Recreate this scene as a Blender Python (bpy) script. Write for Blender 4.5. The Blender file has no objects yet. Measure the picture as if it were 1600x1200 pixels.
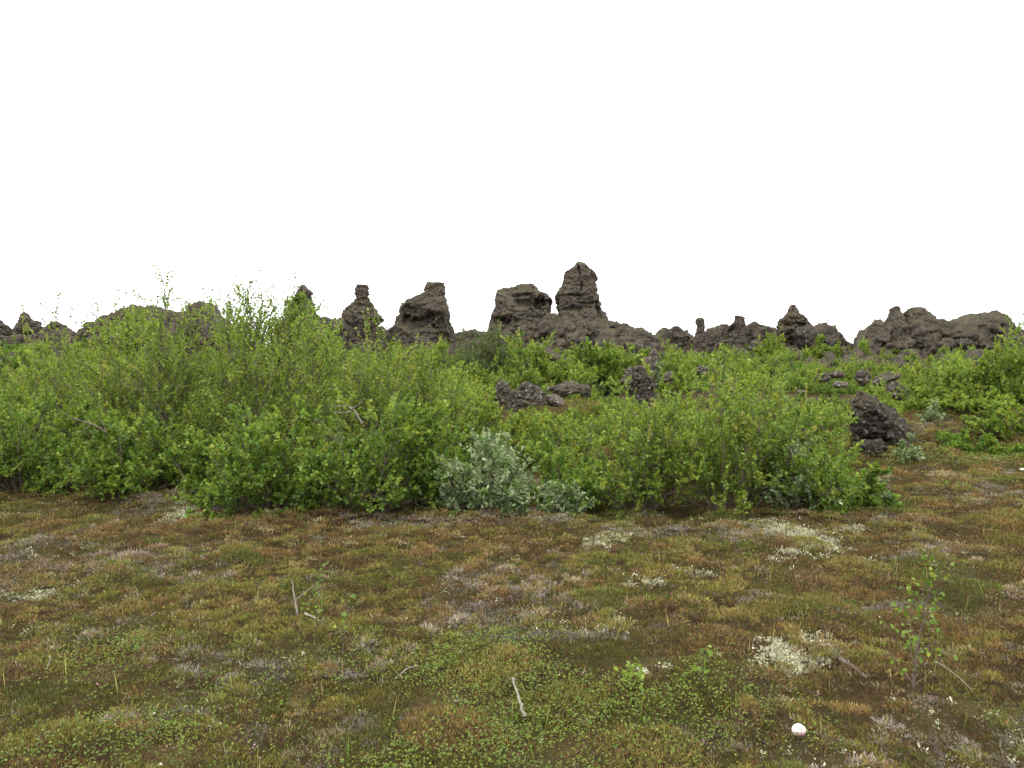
import bpy, math
import numpy as np
from math import radians as R

# ------------------------------------------------------------------ basics
F = 1256.0            # focal length in pixels of a 1600 wide picture
HORIZON = 560.0
CAMZ = 1.6
PITCH = math.atan((600 - HORIZON) / F)
sc = bpy.context.scene
COL = sc.collection


def at(px, py, D):
    """world point seen at pixel (px,py) at forward distance D"""
    u = (px - 800) / F
    v = (600 - py) / F
    c, s = math.cos(PITCH), math.sin(PITCH)
    yy = c + v * s
    zz = v * c - s
    return np.array([u / yy * D, D, CAMZ + zz / yy * D])


# ------------------------------------------------------------------ noise
def _hash(ix, iy, iz, seed):
    M = 0xFFFFFFFF
    n = (ix * 374761393 + iy * 668265263 + iz * 1274126177 + seed * 974711) & M
    n = ((n ^ (n >> 13)) * 1274126177) & M
    n = ((n ^ (n >> 15)) * 668265263) & M
    return ((n ^ (n >> 16)) & M) / 4294967295.0


def vnoise(p, seed=0):
    """value noise, -1..1"""
    i = np.floor(p).astype(np.int64)
    f = p - i
    f = f * f * f * (f * (f * 6 - 15) + 10)
    out = np.zeros(len(p))
    for dx in (0, 1):
        wx = f[:, 0] if dx else 1 - f[:, 0]
        for dy in (0, 1):
            wy = f[:, 1] if dy else 1 - f[:, 1]
            for dz in (0, 1):
                wz = f[:, 2] if dz else 1 - f[:, 2]
                out += wx * wy * wz * _hash(i[:, 0] + dx, i[:, 1] + dy, i[:, 2] + dz, seed)
    return out * 2 - 1


def fbm(p, octv=4, seed=0, gain=0.5):
    s = 0
    a = 1.0
    t = 0
    p = p.copy()
    for o in range(octv):
        s = s + a * vnoise(p, seed + o * 17)
        t += a
        a *= gain
        p = p * 2.03 + 11.3
    return s / t * 1.5


def worley(p, seed=0):
    i = np.floor(p).astype(np.int64)
    f1 = np.full(len(p), 9.0)
    f2 = np.full(len(p), 9.0)
    for dx in (-1, 0, 1):
        for dy in (-1, 0, 1):
            for dz in (-1, 0, 1):
                c = i + np.array([dx, dy, dz])
                q = np.stack([c[:, 0] + _hash(c[:, 0], c[:, 1], c[:, 2], seed),
                              c[:, 1] + _hash(c[:, 0], c[:, 1], c[:, 2], seed + 1),
                              c[:, 2] + _hash(c[:, 0], c[:, 1], c[:, 2], seed + 2)], 1)
                d = np.linalg.norm(q - p, axis=1)
                f2 = np.where(d < f1, f1, np.minimum(f2, d))
                f1 = np.minimum(f1, d)
    return f1, f2


def f2d(x, y, s, octv=3, seed=0):
    x = np.asarray(x, float)
    y = np.asarray(y, float)
    return fbm(np.stack([x * s, y * s, np.zeros_like(x) + 0.37 * seed], 1), octv, seed)


# ------------------------------------------------------------------ terrain
_PD = np.array([-5, 0, 9, 11, 14, 20, 30, 38, 45, 60, 80, 150, 400, 2500.])
_PH = np.array([0, 0, 0, .03, .14, .38, .95, 1.45, 1.85, 2.2, 2.2, 1.0, 0, -6.])
BUMPS = [(7.6, 13.6, .42, 1.7, 1.3), (5.9, 12.9, .22, 1.0, .8), (9.6, 14.4, .35, 2.2, 1.5), (1.3, 17.2, .42, 1.5, 1.1),
         (-.6, 17.0, .22, 1.1, .9), (6.0, 10.9, .07, 2.2, 1.2), (4.1, 4.4, .05, .6, .5),
         (-1.5, 4.6, .04, .8, .6), (7.7, 11.0, .10, 1.2, .7)]


def H(x, y):
    x = np.atleast_1d(np.asarray(x, float))
    y = np.atleast_1d(np.asarray(y, float))
    z = np.interp(y, _PD, _PH)
    far = np.clip((y - 11) / 8, 0, 1)
    z = z + far * .22 * f2d(x, y, .16, 3, 5) * np.clip(1 - (y - 60) / 60, 0, 1)
    m = np.clip(1 - (np.hypot(x, y) - 40) / 30, 0, 1)
    z = z + m * (.060 * f2d(x, y, .75, 3, 9) + .040 * f2d(x, y, 2.1, 2, 21) + .016 * np.abs(f2d(x, y, 4.5, 2, 23)))
    for bx, by, h, rx, ry in BUMPS:
        z = z + h * np.exp(-((x - bx) / rx) ** 2 - ((y - by) / ry) ** 2)
    return z


def ground(px, py, near=2.0):
    D = np.geomspace(near, 80, 1500)
    u = at(px, py, 1.0)
    zr = CAMZ + (u[2] - CAMZ) * D
    h = H(u[0] * D, D)
    k = np.argmax(zr < h)
    return np.array([u[0] * D[k], D[k], h[k]])


# ------------------------------------------------------------------ mesh helper
def build(name, V, faces, mat, cols=None, smooth=False, parent=None, loc=(0, 0, 0), link=True):
    """faces: list of integer arrays (n,3) or (n,4)"""
    me = bpy.data.meshes.new(name)
    V = np.ascontiguousarray(V, dtype=np.float32)
    if isinstance(faces, np.ndarray):
        faces = [faces]
    faces = [f for f in faces if len(f)]
    me.vertices.add(len(V))
    me.vertices.foreach_set('co', V.ravel())
    li = np.concatenate([f.ravel() for f in faces]).astype(np.int32)
    tot = np.concatenate([np.full(len(f), f.shape[1]) for f in faces]).astype(np.int32)
    st = np.concatenate([[0], np.cumsum(tot)[:-1]]).astype(np.int32)
    me.loops.add(len(li))
    me.loops.foreach_set('vertex_index', li)
    me.polygons.add(len(tot))
    me.polygons.foreach_set('loop_start', st)
    me.update(calc_edges=True)
    if smooth:
        me.polygons.foreach_set('use_smooth', np.ones(len(tot), bool))
    if cols is not None:
        a = me.color_attributes.new('tint', 'FLOAT_COLOR', 'POINT')
        c = np.ones((len(V), 4), np.float32)
        c[:, :cols.shape[1]] = cols
        a.data.foreach_set('color', c.ravel())
    me.materials.append(mat)
    o = bpy.data.objects.new(name, me)
    if link:
        COL.objects.link(o)
    o.location = loc
    if parent is not None:
        o.parent = parent
    return o


def tag(o, label, cat, group=None, kind=None):
    if label:
        o['label'] = label
    if cat:
        o['category'] = cat
    if group:
        o['group'] = group
    if kind:
        o['kind'] = kind
    return o


def empty(name, loc, rz=0.0):
    o = bpy.data.objects.new(name, None)
    o.empty_display_size = .1
    COL.objects.link(o)
    o.location = loc
    o.rotation_euler = (0, 0, rz)
    return o


# ------------------------------------------------------------------ materials
class Mat:
    def __init__(s, name):
        s.m = bpy.data.materials.new(name)
        s.m.use_nodes = True
        s.t = s.m.node_tree
        s.t.nodes.clear()
        s.out = s.n('ShaderNodeOutputMaterial')

    def n(s, typ, **k):
        nd = s.t.nodes.new(typ)
        for a, b in k.items():
            setattr(nd, a, b)
        return nd

    def l(s, a, b):
        s.t.links.new(a, b)

    def noise(s, vec, scale, detail=4, rough=.55):
        nd = s.n('ShaderNodeTexNoise')
        nd.inputs['Scale'].default_value = scale
        nd.inputs['Detail'].default_value = detail
        nd.inputs['Roughness'].default_value = rough
        s.l(vec, nd.inputs['Vector'])
        return nd.outputs['Fac']

    def ramp(s, fac, stops):
        nd = s.n('ShaderNodeValToRGB')
        e = nd.color_ramp.elements
        while len(e) < len(stops):
            e.new(.5)
        for el, (p, c) in zip(e, stops):
            el.position = p
            el.color = (*c, 1) if len(c) == 3 else c
        s.l(fac, nd.inputs['Fac'])
        return nd.outputs['Color']

    def mix(s, fac, a, b, typ='MIX'):
        nd = s.n('ShaderNodeMix', data_type='RGBA', blend_type=typ)
        for sock, v in ((nd.inputs[0], fac), (nd.inputs[6], a), (nd.inputs[7], b)):
            if isinstance(v, (int, float)):
                sock.default_value = v
            elif isinstance(v, tuple):
                sock.default_value = (*v, 1)
            else:
                s.l(v, sock)
        return nd.outputs[2]

    def math(s, op, a, b=0.0):
        nd = s.n('ShaderNodeMath', operation=op)
        for sock, v in ((nd.inputs[0], a), (nd.inputs[1], b)):
            if isinstance(v, (int, float)):
                sock.default_value = v
            else:
                s.l(v, sock)
        return nd.outputs[0]


def mat_tint(name, transl=.3, rough=.55, spec=.25, tgain=(1.25, 1.2, .55)):
    """vegetation: colour per leaf stored in the tint attribute"""
    m = Mat(name)
    at_ = m.n('ShaderNodeAttribute', attribute_name='tint')
    c = at_.outputs['Color']
    p = m.n('ShaderNodeBsdfPrincipled')
    p.inputs['Roughness'].default_value = rough
    p.inputs['Specular IOR Level'].default_value = spec
    m.l(c, p.inputs['Base Color'])
    if transl > 0:
        t = m.n('ShaderNodeBsdfTranslucent')
        m.l(m.mix(1.0, c, tgain, 'MULTIPLY'), t.inputs['Color'])
        mx = m.n('ShaderNodeMixShader')
        mx.inputs[0].default_value = transl
        m.l(p.outputs[0], mx.inputs[1])
        m.l(t.outputs[0], mx.inputs[2])
        m.l(mx.outputs[0], m.out.inputs['Surface'])
    else:
        m.l(p.outputs[0], m.out.inputs['Surface'])
    return m.m


def mat_rock(name, scale=1.0, moss=.5, lichen=0.0, dark=1.0, red=.5):
    m = Mat(name)
    tc = m.n('ShaderNodeTexCoord').outputs['Object']
    geo = m.n('ShaderNodeNewGeometry')
    n1 = m.noise(tc, .9 * scale, 6, .65)
    n2 = m.noise(tc, 4.5 * scale, 5, .7)
    n3 = m.noise(tc, 17 * scale, 4, .7)
    base = m.ramp(n1, [(.28, (.060 * dark, .047 * dark, .038 * dark)), (.48, (.150 * dark, .126 * dark, .100 * dark)),
                       (.62, (.205 * dark, .166 * dark, .128 * dark)), (.78, (.170 * dark, .150 * dark, .125 * dark))])
    redc = m.ramp(m.noise(tc, 1.7 * scale, 3), [(.52, (0, 0, 0)), (.68, (red, red, red))])
    base = m.mix(redc, base, (.19 * dark, .130 * dark, .088 * dark))
    sp = m.ramp(n2, [(.3, (.45, .45, .45)), (.55, (1, 1, 1)), (.75, (1.35, 1.3, 1.25))])
    base = m.mix(.85, base, sp, 'MULTIPLY')
    # moss on upward faces, patchy
    sep = m.n('ShaderNodeSeparateXYZ')
    m.l(geo.outputs['Normal'], sep.inputs[0])
    up = m.math('ADD', sep.outputs['Z'], m.math('MULTIPLY', n1, 1.4))
    mr = m.n('ShaderNodeMapRange')
    mr.inputs['From Min'].default_value = 1.2
    mr.inputs['From Max'].default_value = 1.7
    mr.inputs['To Max'].default_value = moss
    m.l(m.math('ADD', up, m.math('MULTIPLY', n3, .3)), mr.inputs['Value'])
    mosscol = m.ramp(n2, [(.35, (.042, .041, .018)), (.6, (.070, .067, .026)), (.75, (.11, .105, .06))])
    base = m.mix(mr.outputs['Result'], base, mosscol)
    if lichen:
        lk = m.ramp(m.noise(tc, 5.5 * scale, 5, .75), [(.56, (0, 0, 0)), (.64, (lichen, lichen, lichen))])
        base = m.mix(lk, base, (.42, .41, .37))
    p = m.n('ShaderNodeBsdfPrincipled')
    p.inputs['Roughness'].default_value = .95
    p.inputs['Specular IOR Level'].default_value = .12
    m.l(base, p.inputs['Base Color'])
    bmp = m.n('ShaderNodeBump')
    bmp.inputs['Strength'].default_value = .9
    bmp.inputs['Distance'].default_value = .09 / scale
    m.l(m.math('ADD', n3, m.math('MULTIPLY', n2, 1.5)), bmp.inputs['Height'])
    m.l(bmp.outputs[0], p.inputs['Normal'])
    m.l(p.outputs[0], m.out.inputs['Surface'])
    return m.m


def mat_bark(name, c1, c2):
    m = Mat(name)
    tc = m.n('ShaderNodeTexCoord').outputs['Object']
    p = m.n('ShaderNodeBsdfPrincipled')
    p.inputs['Roughness'].default_value = .85
    p.inputs['Specular IOR Level'].default_value = .2
    m.l(m.ramp(m.noise(tc, 14, 4), [(.35, c1), (.65, c2)]), p.inputs['Base Color'])
    m.l(p.outputs[0], m.out.inputs['Surface'])
    return m.m


def mat_ground():
    m = Mat('heath_soil')
    tc = m.n('ShaderNodeTexCoord').outputs['Object']
    a = m.noise(tc, .9, 5, .6)
    b = m.noise(tc, 6, 5, .7)
    c = m.noise(tc, 40, 3, .7)
    col = m.ramp(a, [(.3, (.045, .032, .018)), (.48, (.055, .048, .018)), (.6, (.062, .042, .020)), (.75, (.052, .052, .018))])
    col = m.mix(.8, col, m.ramp(b, [(.3, (.5, .5, .5)), (.6, (1.1, 1.05, 1)), (.75, (1.5, 1.4, 1.3))]), 'MULTIPLY')
    col = m.mix(.6, col, m.ramp(c, [(.35, (.5, .5, .5)), (.65, (1.4, 1.35, 1.2))]), 'MULTIPLY')
    p = m.n('ShaderNodeBsdfPrincipled')
    p.inputs['Roughness'].default_value = .95
    p.inputs['Specular IOR Level'].default_value = .1
    m.l(col, p.inputs['Base Color'])
    bmp = m.n('ShaderNodeBump')
    bmp.inputs['Strength'].default_value = .8
    bmp.inputs['Distance'].default_value = .03
    m.l(m.math('ADD', b, c), bmp.inputs['Height'])
    m.l(bmp.outputs[0], p.inputs['Normal'])
    m.l(p.outputs[0], m.out.inputs['Surface'])
    return m.m


M_LEAF = mat_tint('leaf', .42, .5, .3)
M_WOOL = mat_tint('woolly_leaf', .2, .75, .15, (1.0, 1.1, .8))
M_HEATH = mat_tint('heath_sprig', .2, .8, .1, (1.15, 1, .7))
M_LICHEN = mat_tint('lichen', .15, .9, .05, (1, 1, .9))
M_BARK = mat_bark('shrub_bark', (.060, .043, .032), (.17, .135, .105))
M_DEAD = mat_bark('dead_bark', (.15, .125, .10), (.29, .255, .21))
M_GREYWOOD = mat_bark('grey_wood', (.09, .075, .062), (.21, .18, .155))
M_DARKWOOD = mat_bark('dark_wood', (.05, .036, .026), (.13, .10, .08))
M_LAVA = mat_rock('lava_far', 1.0, .6, .12, .70)
M_LAVA2 = mat_rock('lava_castle', 1.0, .7, .12, .74, .5)
M_BOULDER = mat_rock('lava_near', 2.6, .35, .6, .34, .4)
M_MID = mat_rock('lava_mid', 2.2, .4, .65, .62, .45)
M_SLAB = mat_rock('pale_lava', 2.6, .1, .8, .95, .2)
M_GROUND = mat_ground()


# ------------------------------------------------------------------ world, sun, camera
w = bpy.data.worlds.new('World')
sc.world = w
w.use_nodes = True
nt = w.node_tree
nt.nodes.clear()
sky = nt.nodes.new('ShaderNodeTexSky')
sky.sky_type = 'NISHITA'
sky.sun_disc = False
sky.sun_elevation = R(58)
sky.sun_rotation = R(200)
sky.dust_density = 4
sky.air_density = 1
hs = nt.nodes.new('ShaderNodeHueSaturation')
hs.inputs['Saturation'].default_value = .12
mixw = nt.nodes.new('ShaderNodeMix')
mixw.data_type = 'RGBA'
mixw.inputs[0].default_value = .8          # closed cloud cover over the clear sky
mixw.inputs[7].default_value = (19.5, 19.8, 20.2, 1)
bg = nt.nodes.new('ShaderNodeBackground')
bg.inputs['Strength'].default_value = .1
wo = nt.nodes.new('ShaderNodeOutputWorld')
nt.links.new(sky.outputs[0], hs.inputs['Color'])
nt.links.new(hs.outputs[0], mixw.inputs[6])
nt.links.new(mixw.outputs[2], bg.inputs['Color'])
nt.links.new(bg.outputs[0], wo.inputs['Surface'])

sl = bpy.data.lights.new('sun', 'SUN')
sl.energy = 1.0
sl.angle = R(25)
sl.color = (1, .96, .9)
so = bpy.data.objects.new('sun', sl)
COL.objects.link(so)
so.rotation_euler = (R(32), 0, R(-20))     # from behind the camera, high

cd = bpy.data.cameras.new('camera')
cd.sensor_width = 36
cd.lens = 36 * F / 1600
cd.clip_end = 6000
co = bpy.data.objects.new('camera', cd)
COL.objects.link(co)
co.location = (0, 0, CAMZ)
co.rotation_euler = (R(90) - PITCH, 0, 0)
sc.camera = co
sc.view_settings.view_transform = 'Standard'
sc.view_settings.look = 'None'
sc.view_settings.exposure = .65
sc.view_settings.gamma = 1
sc.cycles.max_bounces = 6
sc.cycles.diffuse_bounces = 4
sc.cycles.transmission_bounces = 4


# ------------------------------------------------------------------ ground sheet
def make_ground():
    ang = np.concatenate([np.linspace(-48, 48, 430), np.linspace(52, 308, 64)])
    ang = np.radians(ang)
    r = np.concatenate([[.05, .5, 1.0, 1.4], np.geomspace(1.6, 70, 430), np.geomspace(80, 2500, 30)])
    A, RR = np.meshgrid(ang, r)
    x = (np.sin(A) * RR).ravel()
    y = (np.cos(A) * RR).ravel()
    z = H(x, y)
    na, nr = len(ang), len(r)
    i, j = np.meshgrid(np.arange(na), np.arange(nr - 1))
    i = i.ravel()
    j = j.ravel()
    i2 = (i + 1) % na
    f = np.stack([j * na + i, (j + 1) * na + i, (j + 1) * na + i2, j * na + i2], 1)[:, ::-1]
    o = build('ground', np.stack([x, y, z], 1), f, M_GROUND, smooth=True)
    tag(o, 'brown and olive heath ground rising gently to the lava ridge', 'ground', kind='structure')


make_ground()


# ------------------------------------------------------------------ rock generators
def rock_disp(P, N, s, amp, seed, strata=.5):
    """P points, N outward directions, s feature size: clinkery lava with ledges, clefts and lumps"""
    q = P / s
    warp = np.stack([fbm(q * 1.5, 3, seed + 61), fbm(q * 1.5, 3, seed + 62), fbm(q * 1.5, 3, seed + 63)], 1)
    qw = q + .30 * warp
    d = .60 * fbm(q * .8, 3, seed, .55)
    f1, f2 = worley(qw * np.array([1.25, 1.25, 1.5]), seed + 9)
    d += .9 * (.5 - f1)
    d -= .38 * (1 - np.clip((f2 - f1) / .20, 0, 1)) ** 2
    h1, _ = worley(qw * 1.9 + 7.7, seed + 15)           # pits and hollows
    d -= .75 * np.clip(1 - h1 / .30, 0, 1)
    h2, _ = worley(qw * 4.6 + 3.3, seed + 16)
    d -= .42 * np.clip(1 - h2 / .30, 0, 1)
    g1, g2 = worley(qw * np.array([2.9, 2.9, 3.6]), seed + 33)
    d += .52 * (.5 - g1)
    d -= .22 * (1 - np.clip((g2 - g1) / .22, 0, 1)) ** 2
    st = vnoise(np.stack([qw[:, 0] * .6, qw[:, 1] * .6, qw[:, 2] * 3.4], 1), seed + 3)
    d += strata * .5 * np.sign(st) * np.abs(st) ** .6
    k1, k2 = worley(qw * 6.5, seed + 44)
    d += .42 * (.5 - k1)
    m1, m2 = worley(q * 13.0, seed + 54)
    d += .26 * (.5 - m1)
    out = P + N * (d * amp)[:, None]
    out += warp * amp * np.array([.10, .10, .35])
    out[:, 2] += .25 * amp * fbm(q * 5.5, 2, seed + 77)
    return out


def dent(P, c, r, depth, front):
    u = P / max(r)
    jx = vnoise(u * 1.6, 5) * .7 * r[0] + vnoise(u * 4.5, 6) * .35 * min(r)
    jz = vnoise(u * 1.6, 8) * .9 * r[1] + vnoise(u * 4.5, 9) * .5 * min(r)
    g = np.exp(-((P[:, 0] + jx - c[0]) / r[0]) ** 2 - ((P[:, 2] + jz - c[1]) / r[1]) ** 2)
    P[:, 1] += depth * np.clip(g * 1.6, 0, 1) * front


def pillar_geo(D, prof, amp=.16, size=.55, depth=.75, seed=1, dents=(), nz=150, na=220, base_drop=.6, square=.75, strata=.5, lean=0.0, cuts=()):
    """rings between a left and a right outline; real depth behind"""
    rows = np.array([p[0] for p in prof], float)
    L = np.array([at(p[1], p[0], D) for p in prof])
    Rr = np.array([at(p[2], p[0], D) for p in prof])
    z = L[:, 2]
    cx = (L[:, 0] + Rr[:, 0]) / 2
    hw = (Rr[:, 0] - L[:, 0]) / 2
    gz = float(H(cx[-1], D)[0]) - base_drop
    if gz < z[-1]:
        z = np.append(z, gz)
        cx = np.append(cx, cx[-1])
        hw = np.append(hw, hw[-1] * 1.1)
    z0, z1 = z[-1], z[0]
    zz = np.linspace(z0, z1, nz)
    cxx = np.interp(zz, z[::-1], cx[::-1])
    hww = np.interp(zz, z[::-1], hw[::-1])
    hm = np.convolve(np.pad(hww, 6, mode='edge'), np.ones(13) / 13, 'valid')
    dpp = np.maximum(depth * hm, .25 * hww.max() * depth)
    dpp = np.minimum(dpp, np.interp(zz, [z0, z1 - .0], [9, hww[-1] * 1.2 + .05]) + 0 * dpp + 9 * (zz < z1 - .3 * (z1 - z0)))
    th = np.linspace(0, 2 * np.pi, na, endpoint=False)
    T, I = np.meshgrid(th, np.arange(nz))
    c, s = np.cos(T), np.sin(T)
    ca = np.sign(c) * np.abs(c) ** square
    sa = np.sign(s) * np.abs(s) ** square
    shrink = .95
    X = cxx[I] + hww[I] * shrink * ca
    Y = D + dpp[I] * sa + lean * (zz[I] - z0)
    Z = zz[I] + 0 * X
    P = np.stack([X.ravel(), Y.ravel(), Z.ravel()], 1)
    N = np.stack([(c * dpp[I]).ravel(), (s * hww[I]).ravel(), 0 * X.ravel()], 1)
    N /= np.linalg.norm(N, axis=1)[:, None] + 1e-6
    # caps: collapse two extra rings on top
    front = np.clip(-s.ravel() * 1.3, 0, 1)
    loc = np.array([cx[-1], D, float(H(cx[-1], D)[0])])
    for (px, py, fy, nrm) in cuts:
        nn = np.array(nrm) / np.linalg.norm(nrm)
        c0 = at(px, py, D) + np.array([0, fy, 0])
        e = np.maximum(0, (P - c0) @ nn)
        P = P - e[:, None] * nn
    wfac = np.clip(hww[I].ravel() / (.9 * size), .25, 1)
    Pd = rock_disp(P, N * wfac[:, None], size, amp, seed, strata)
    for (px, py, rx, rz, dep) in dents:
        q = at(px, py, D)
        dent(Pd, (q[0], q[2]), (rx * D / F, rz * D / F), dep, front)
    caps = []
    top = Pd[(nz - 1) * na:]
    cen = top.mean(0)
    for k, (f_, dz) in enumerate(((.72, .05), (.40, .09), (.02, .10))):
        ring = cen + (top - cen) * f_
        ring[:, 2] = cen[2] + (top[:, 2] - cen[2]) * f_ + dz * min(1, hww[-1]) * (1 + .6 * vnoise(ring / size * 2, seed + k))
        caps.append(ring)
    V = np.concatenate([Pd] + caps)
    nr = nz + 3
    i, j = np.meshgrid(np.arange(na), np.arange(nr - 1))
    i = i.ravel()
    j = j.ravel()
    i2 = (i + 1) % na
    f = np.stack([j * na + i, j * na + i2, (j + 1) * na + i2, (j + 1) * na + i], 1)
    return V, f, loc


def pillar(name, D, prof, label, cat='lava pillar', group=None, mat=None, **kw):
    V, f, loc = pillar_geo(D, prof, **kw)
    o = build(name, V - loc, f, mat or M_LAVA, smooth=True, loc=loc)
    return tag(o, label, cat, group)


def blob_geo(rx, ry, rz, seed, n=26, amp=.55):
    th = np.linspace(0, 2 * np.pi, n, endpoint=False)
    ph = np.linspace(-np.pi / 2, np.pi / 2, n // 2 + 1)
    T, Ph = np.meshgrid(th, ph)
    d = np.stack([np.cos(Ph) * np.cos(T), np.cos(Ph) * np.sin(T), np.sin(Ph)], -1).reshape(-1, 3)
    P = np.sign(d) * np.abs(d) ** .75 * np.array([rx, ry, rz])
    P = rock_disp(P + seed * 3.7, d, max(rx, rz) * 1.5, amp * min(rx, ry, rz), seed % 97, .5) - seed * 3.7
    m = n // 2
    i, j = np.meshgrid(np.arange(n), np.arange(m))
    i = i.ravel()
    j = j.ravel()
    i2 = (i + 1) % n
    return P, np.stack([j * n + i, j * n + i2, (j + 1) * n + i2, (j + 1) * n + i], 1)


def ridge(name, D, top, label, cat='lava ridge', group=None, mat=None, amp=.3, size=.8, depth=1.6, seed=1, nx=None, nv=110, base_drop=.8,
          curve=.7, rough=1.0, extra=(), crag=1.0):
    """a rocky ridge: skyline polyline, dome-like cross-section with real depth"""
    Pt = np.array([at(p[0], p[1], D) for p in top])
    span = Pt[-1, 0] - Pt[0, 0]
    nx = nx or int(min(420, max(90, span / .05)))
    xs = np.linspace(Pt[0, 0], Pt[-1, 0], nx)
    zt = np.interp(xs, Pt[:, 0], Pt[:, 2])
    zb = H(xs, np.full(nx, D)) - base_drop
    zt = np.maximum(zt, zb + .15)
    v = np.linspace(0, np.pi, nv)
    Vv, I = np.meshgrid(v, np.arange(nx))
    sv = np.sin(Vv)
    cv = np.cos(Vv)
    hgt = (zt - zb)[I]
    taper = np.sqrt(np.clip(np.minimum(np.arange(nx), nx - 1 - np.arange(nx)) / (.08 * nx), .02, 1))
    dp = depth * (.55 + .45 * np.clip(hgt / max(hgt.max(), .1), 0, 1)) * taper[I]
    X = xs[I] + 0 * sv
    Y = D + .25 * depth - dp * np.sign(cv) * np.abs(cv) ** .5
    Z = zb[I] + hgt * sv ** curve
    P = np.stack([X.ravel(), Y.ravel(), Z.ravel()], 1)
    N = np.stack([0 * X.ravel(), -cv.ravel(), sv.ravel()], 1)
    N[:, 0] = .6 * vnoise(P / size * 1.2, seed + 91)
    N /= np.linalg.norm(N, axis=1)[:, None]
    amul = 1.9 * np.clip(1.2 - 1.0 * sv.ravel() ** 8, .28, 1)
    Pd = rock_disp(P, N * amul[:, None], size, amp * rough, seed, .3)
    loc = np.array([xs.mean(), D, float(H(xs.mean(), D)[0])])
    i, j = np.meshgrid(np.arange(nv - 1), np.arange(nx - 1))
    i = i.ravel()
    j = j.ravel()
    f = np.stack([j * nv + i, (j + 1) * nv + i, (j + 1) * nv + i + 1, j * nv + i + 1], 1)
    # crags and broken blocks grown out of the front of the ridge
    rng = np.random.default_rng(seed + 500)
    nc = int(np.clip(span * 9 * crag, 10, 130))
    for q in range(nc):
        k = rng.integers(2, nx - 2)
        h = rng.uniform(.30, 1.0) ** .8
        v_ = np.arcsin(min(1, h ** (1 / curve)))
        hg = zt[k] - zb[k]
        r = rng.uniform(.12, .36) * min(1, .5 + hg / 3) * (1 if h < .85 else .55)
        dpk = depth * taper[k] * (.55 + .45 * min(1, hg / max((zt - zb).max(), .1)))
        c = np.array([xs[k], D + .25 * depth - dpk * np.cos(v_) ** .5 + .15 * r, zb[k] + hg * h - (r * .55 if h > .85 else 0)])
        V2, f2 = blob_geo(r * rng.uniform(.8, 1.5), r, r * rng.uniform(.6, 1.1), seed * 31 + q)
        f = np.concatenate([f, f2 + len(Pd)])
        Pd = np.concatenate([Pd, V2 + c])
    for q, (pr, sz, am) in enumerate(extra):
        V2, f2, _ = pillar_geo(D - .1 * depth, pr, amp=am, size=sz, seed=seed * 7 + q, nz=70, na=110, depth=.9)
        f = np.concatenate([f, f2 + len(Pd)])
        Pd = np.concatenate([Pd, V2])
    o = build(name, Pd - loc, f, mat or M_LAVA, smooth=True, loc=loc)
    return tag(o, label, cat, group)


def boulder(name, p, rx, ry, rz, label, mat=None, seed=1, amp=None, cat='rock', group=None, rot=0.0, n=70, tilt=0.0, sink=.25, nose=None):
    th = np.linspace(0, 2 * np.pi, n, endpoint=False)
    ph = np.linspace(-np.pi / 2, np.pi / 2, n // 2 + 1)
    T, Ph = np.meshgrid(th, ph)
    d = np.stack([np.cos(Ph) * np.cos(T), np.cos(Ph) * np.sin(T), np.sin(Ph)], -1).reshape(-1, 3)
    P = d * np.array([rx, ry, rz])
    s = max(rx, rz) * 1.3
    a = (amp if amp else .55) * min(rx, ry, rz)
    P = rock_disp(P + seed * 3.7, d, s, a, seed, .4) - seed * 3.7
    c, sn = math.cos(tilt), math.sin(tilt)
    P = np.stack([P[:, 0] * c - P[:, 2] * sn, P[:, 1], P[:, 0] * sn + P[:, 2] * c], 1)
    c, sn = math.cos(rot), math.sin(rot)
    P = np.stack([P[:, 0] * c - P[:, 1] * sn, P[:, 0] * sn + P[:, 1] * c, P[:, 2]], 1)
    m = n // 2
    i, j = np.meshgrid(np.arange(n), np.arange(m))
    i = i.ravel()
    j = j.ravel()
    i2 = (i + 1) % n
    f = np.stack([j * n + i, j * n + i2, (j + 1) * n + i2, (j + 1) * n + i], 1)
    P[:, 2] += rz * (1 - sink)
    o = build(name, P, f, mat or M_BOULDER, smooth=True, loc=p)
    return tag(o, label, cat, group) if label else o


GF = 'lava formations along the ridge'
# far left peaks
pillar('lava_pillar', 62, [(488, 36, 41), (494, 32, 46), (502, 29, 56), (512, 25, 62), (522, 20, 66), (545, 14, 72)],
       'pointed dark lava peak on the far left skyline, second from the edge', group=GF, seed=3, size=.9, amp=.35, nz=90)
pillar('lava_pillar', 61, [(502, 80, 88), (507, 73, 100), (513, 68, 104), (522, 62, 107), (545, 58, 110)],
       'blunt two-humped dark lava knob between pointed peak and shrub-covered dome', group=GF, seed=4, size=.9, amp=.35, nz=90)
pillar('lava_pillar', 60, [(496, -16, -6), (503, -26, 4), (511, -30, 14), (520, -35, 24), (545, -40, 28)],
       'dark lava knob cut by the left edge of the photo', group=GF, seed=5, size=.9, amp=.35, nz=90)
ridge('lava_ridge', 58, [(-60, 530), (10, 526), (60, 522), (110, 520), (135, 521), (180, 524)],
      'low dark lava ledge under the far left peaks', group=GF, seed=6, depth=2.2, amp=.4)
ridge('lava_dome', 40, [(112, 528), (128, 521), (140, 516), (155, 503), (170, 494), (190, 484), (212, 477), (232, 478), (252, 484), (285, 488), (298, 486), (308, 474), (313, 470),
                        (319, 480), (330, 492), (345, 505), (362, 520)],
      'broad lava dome rising behind the left shrubs', 'lava dome', GF, seed=7, depth=2.6, amp=.2, size=.6, crag=2.0, extra=[([(470, 311, 314), (475, 308, 317), (484, 302, 326), (500, 294, 336), (520, 290, 342)], .4, .1), ([(498, 153, 160), (504, 148, 168), (520, 140, 178)], .35, .1)])
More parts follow.
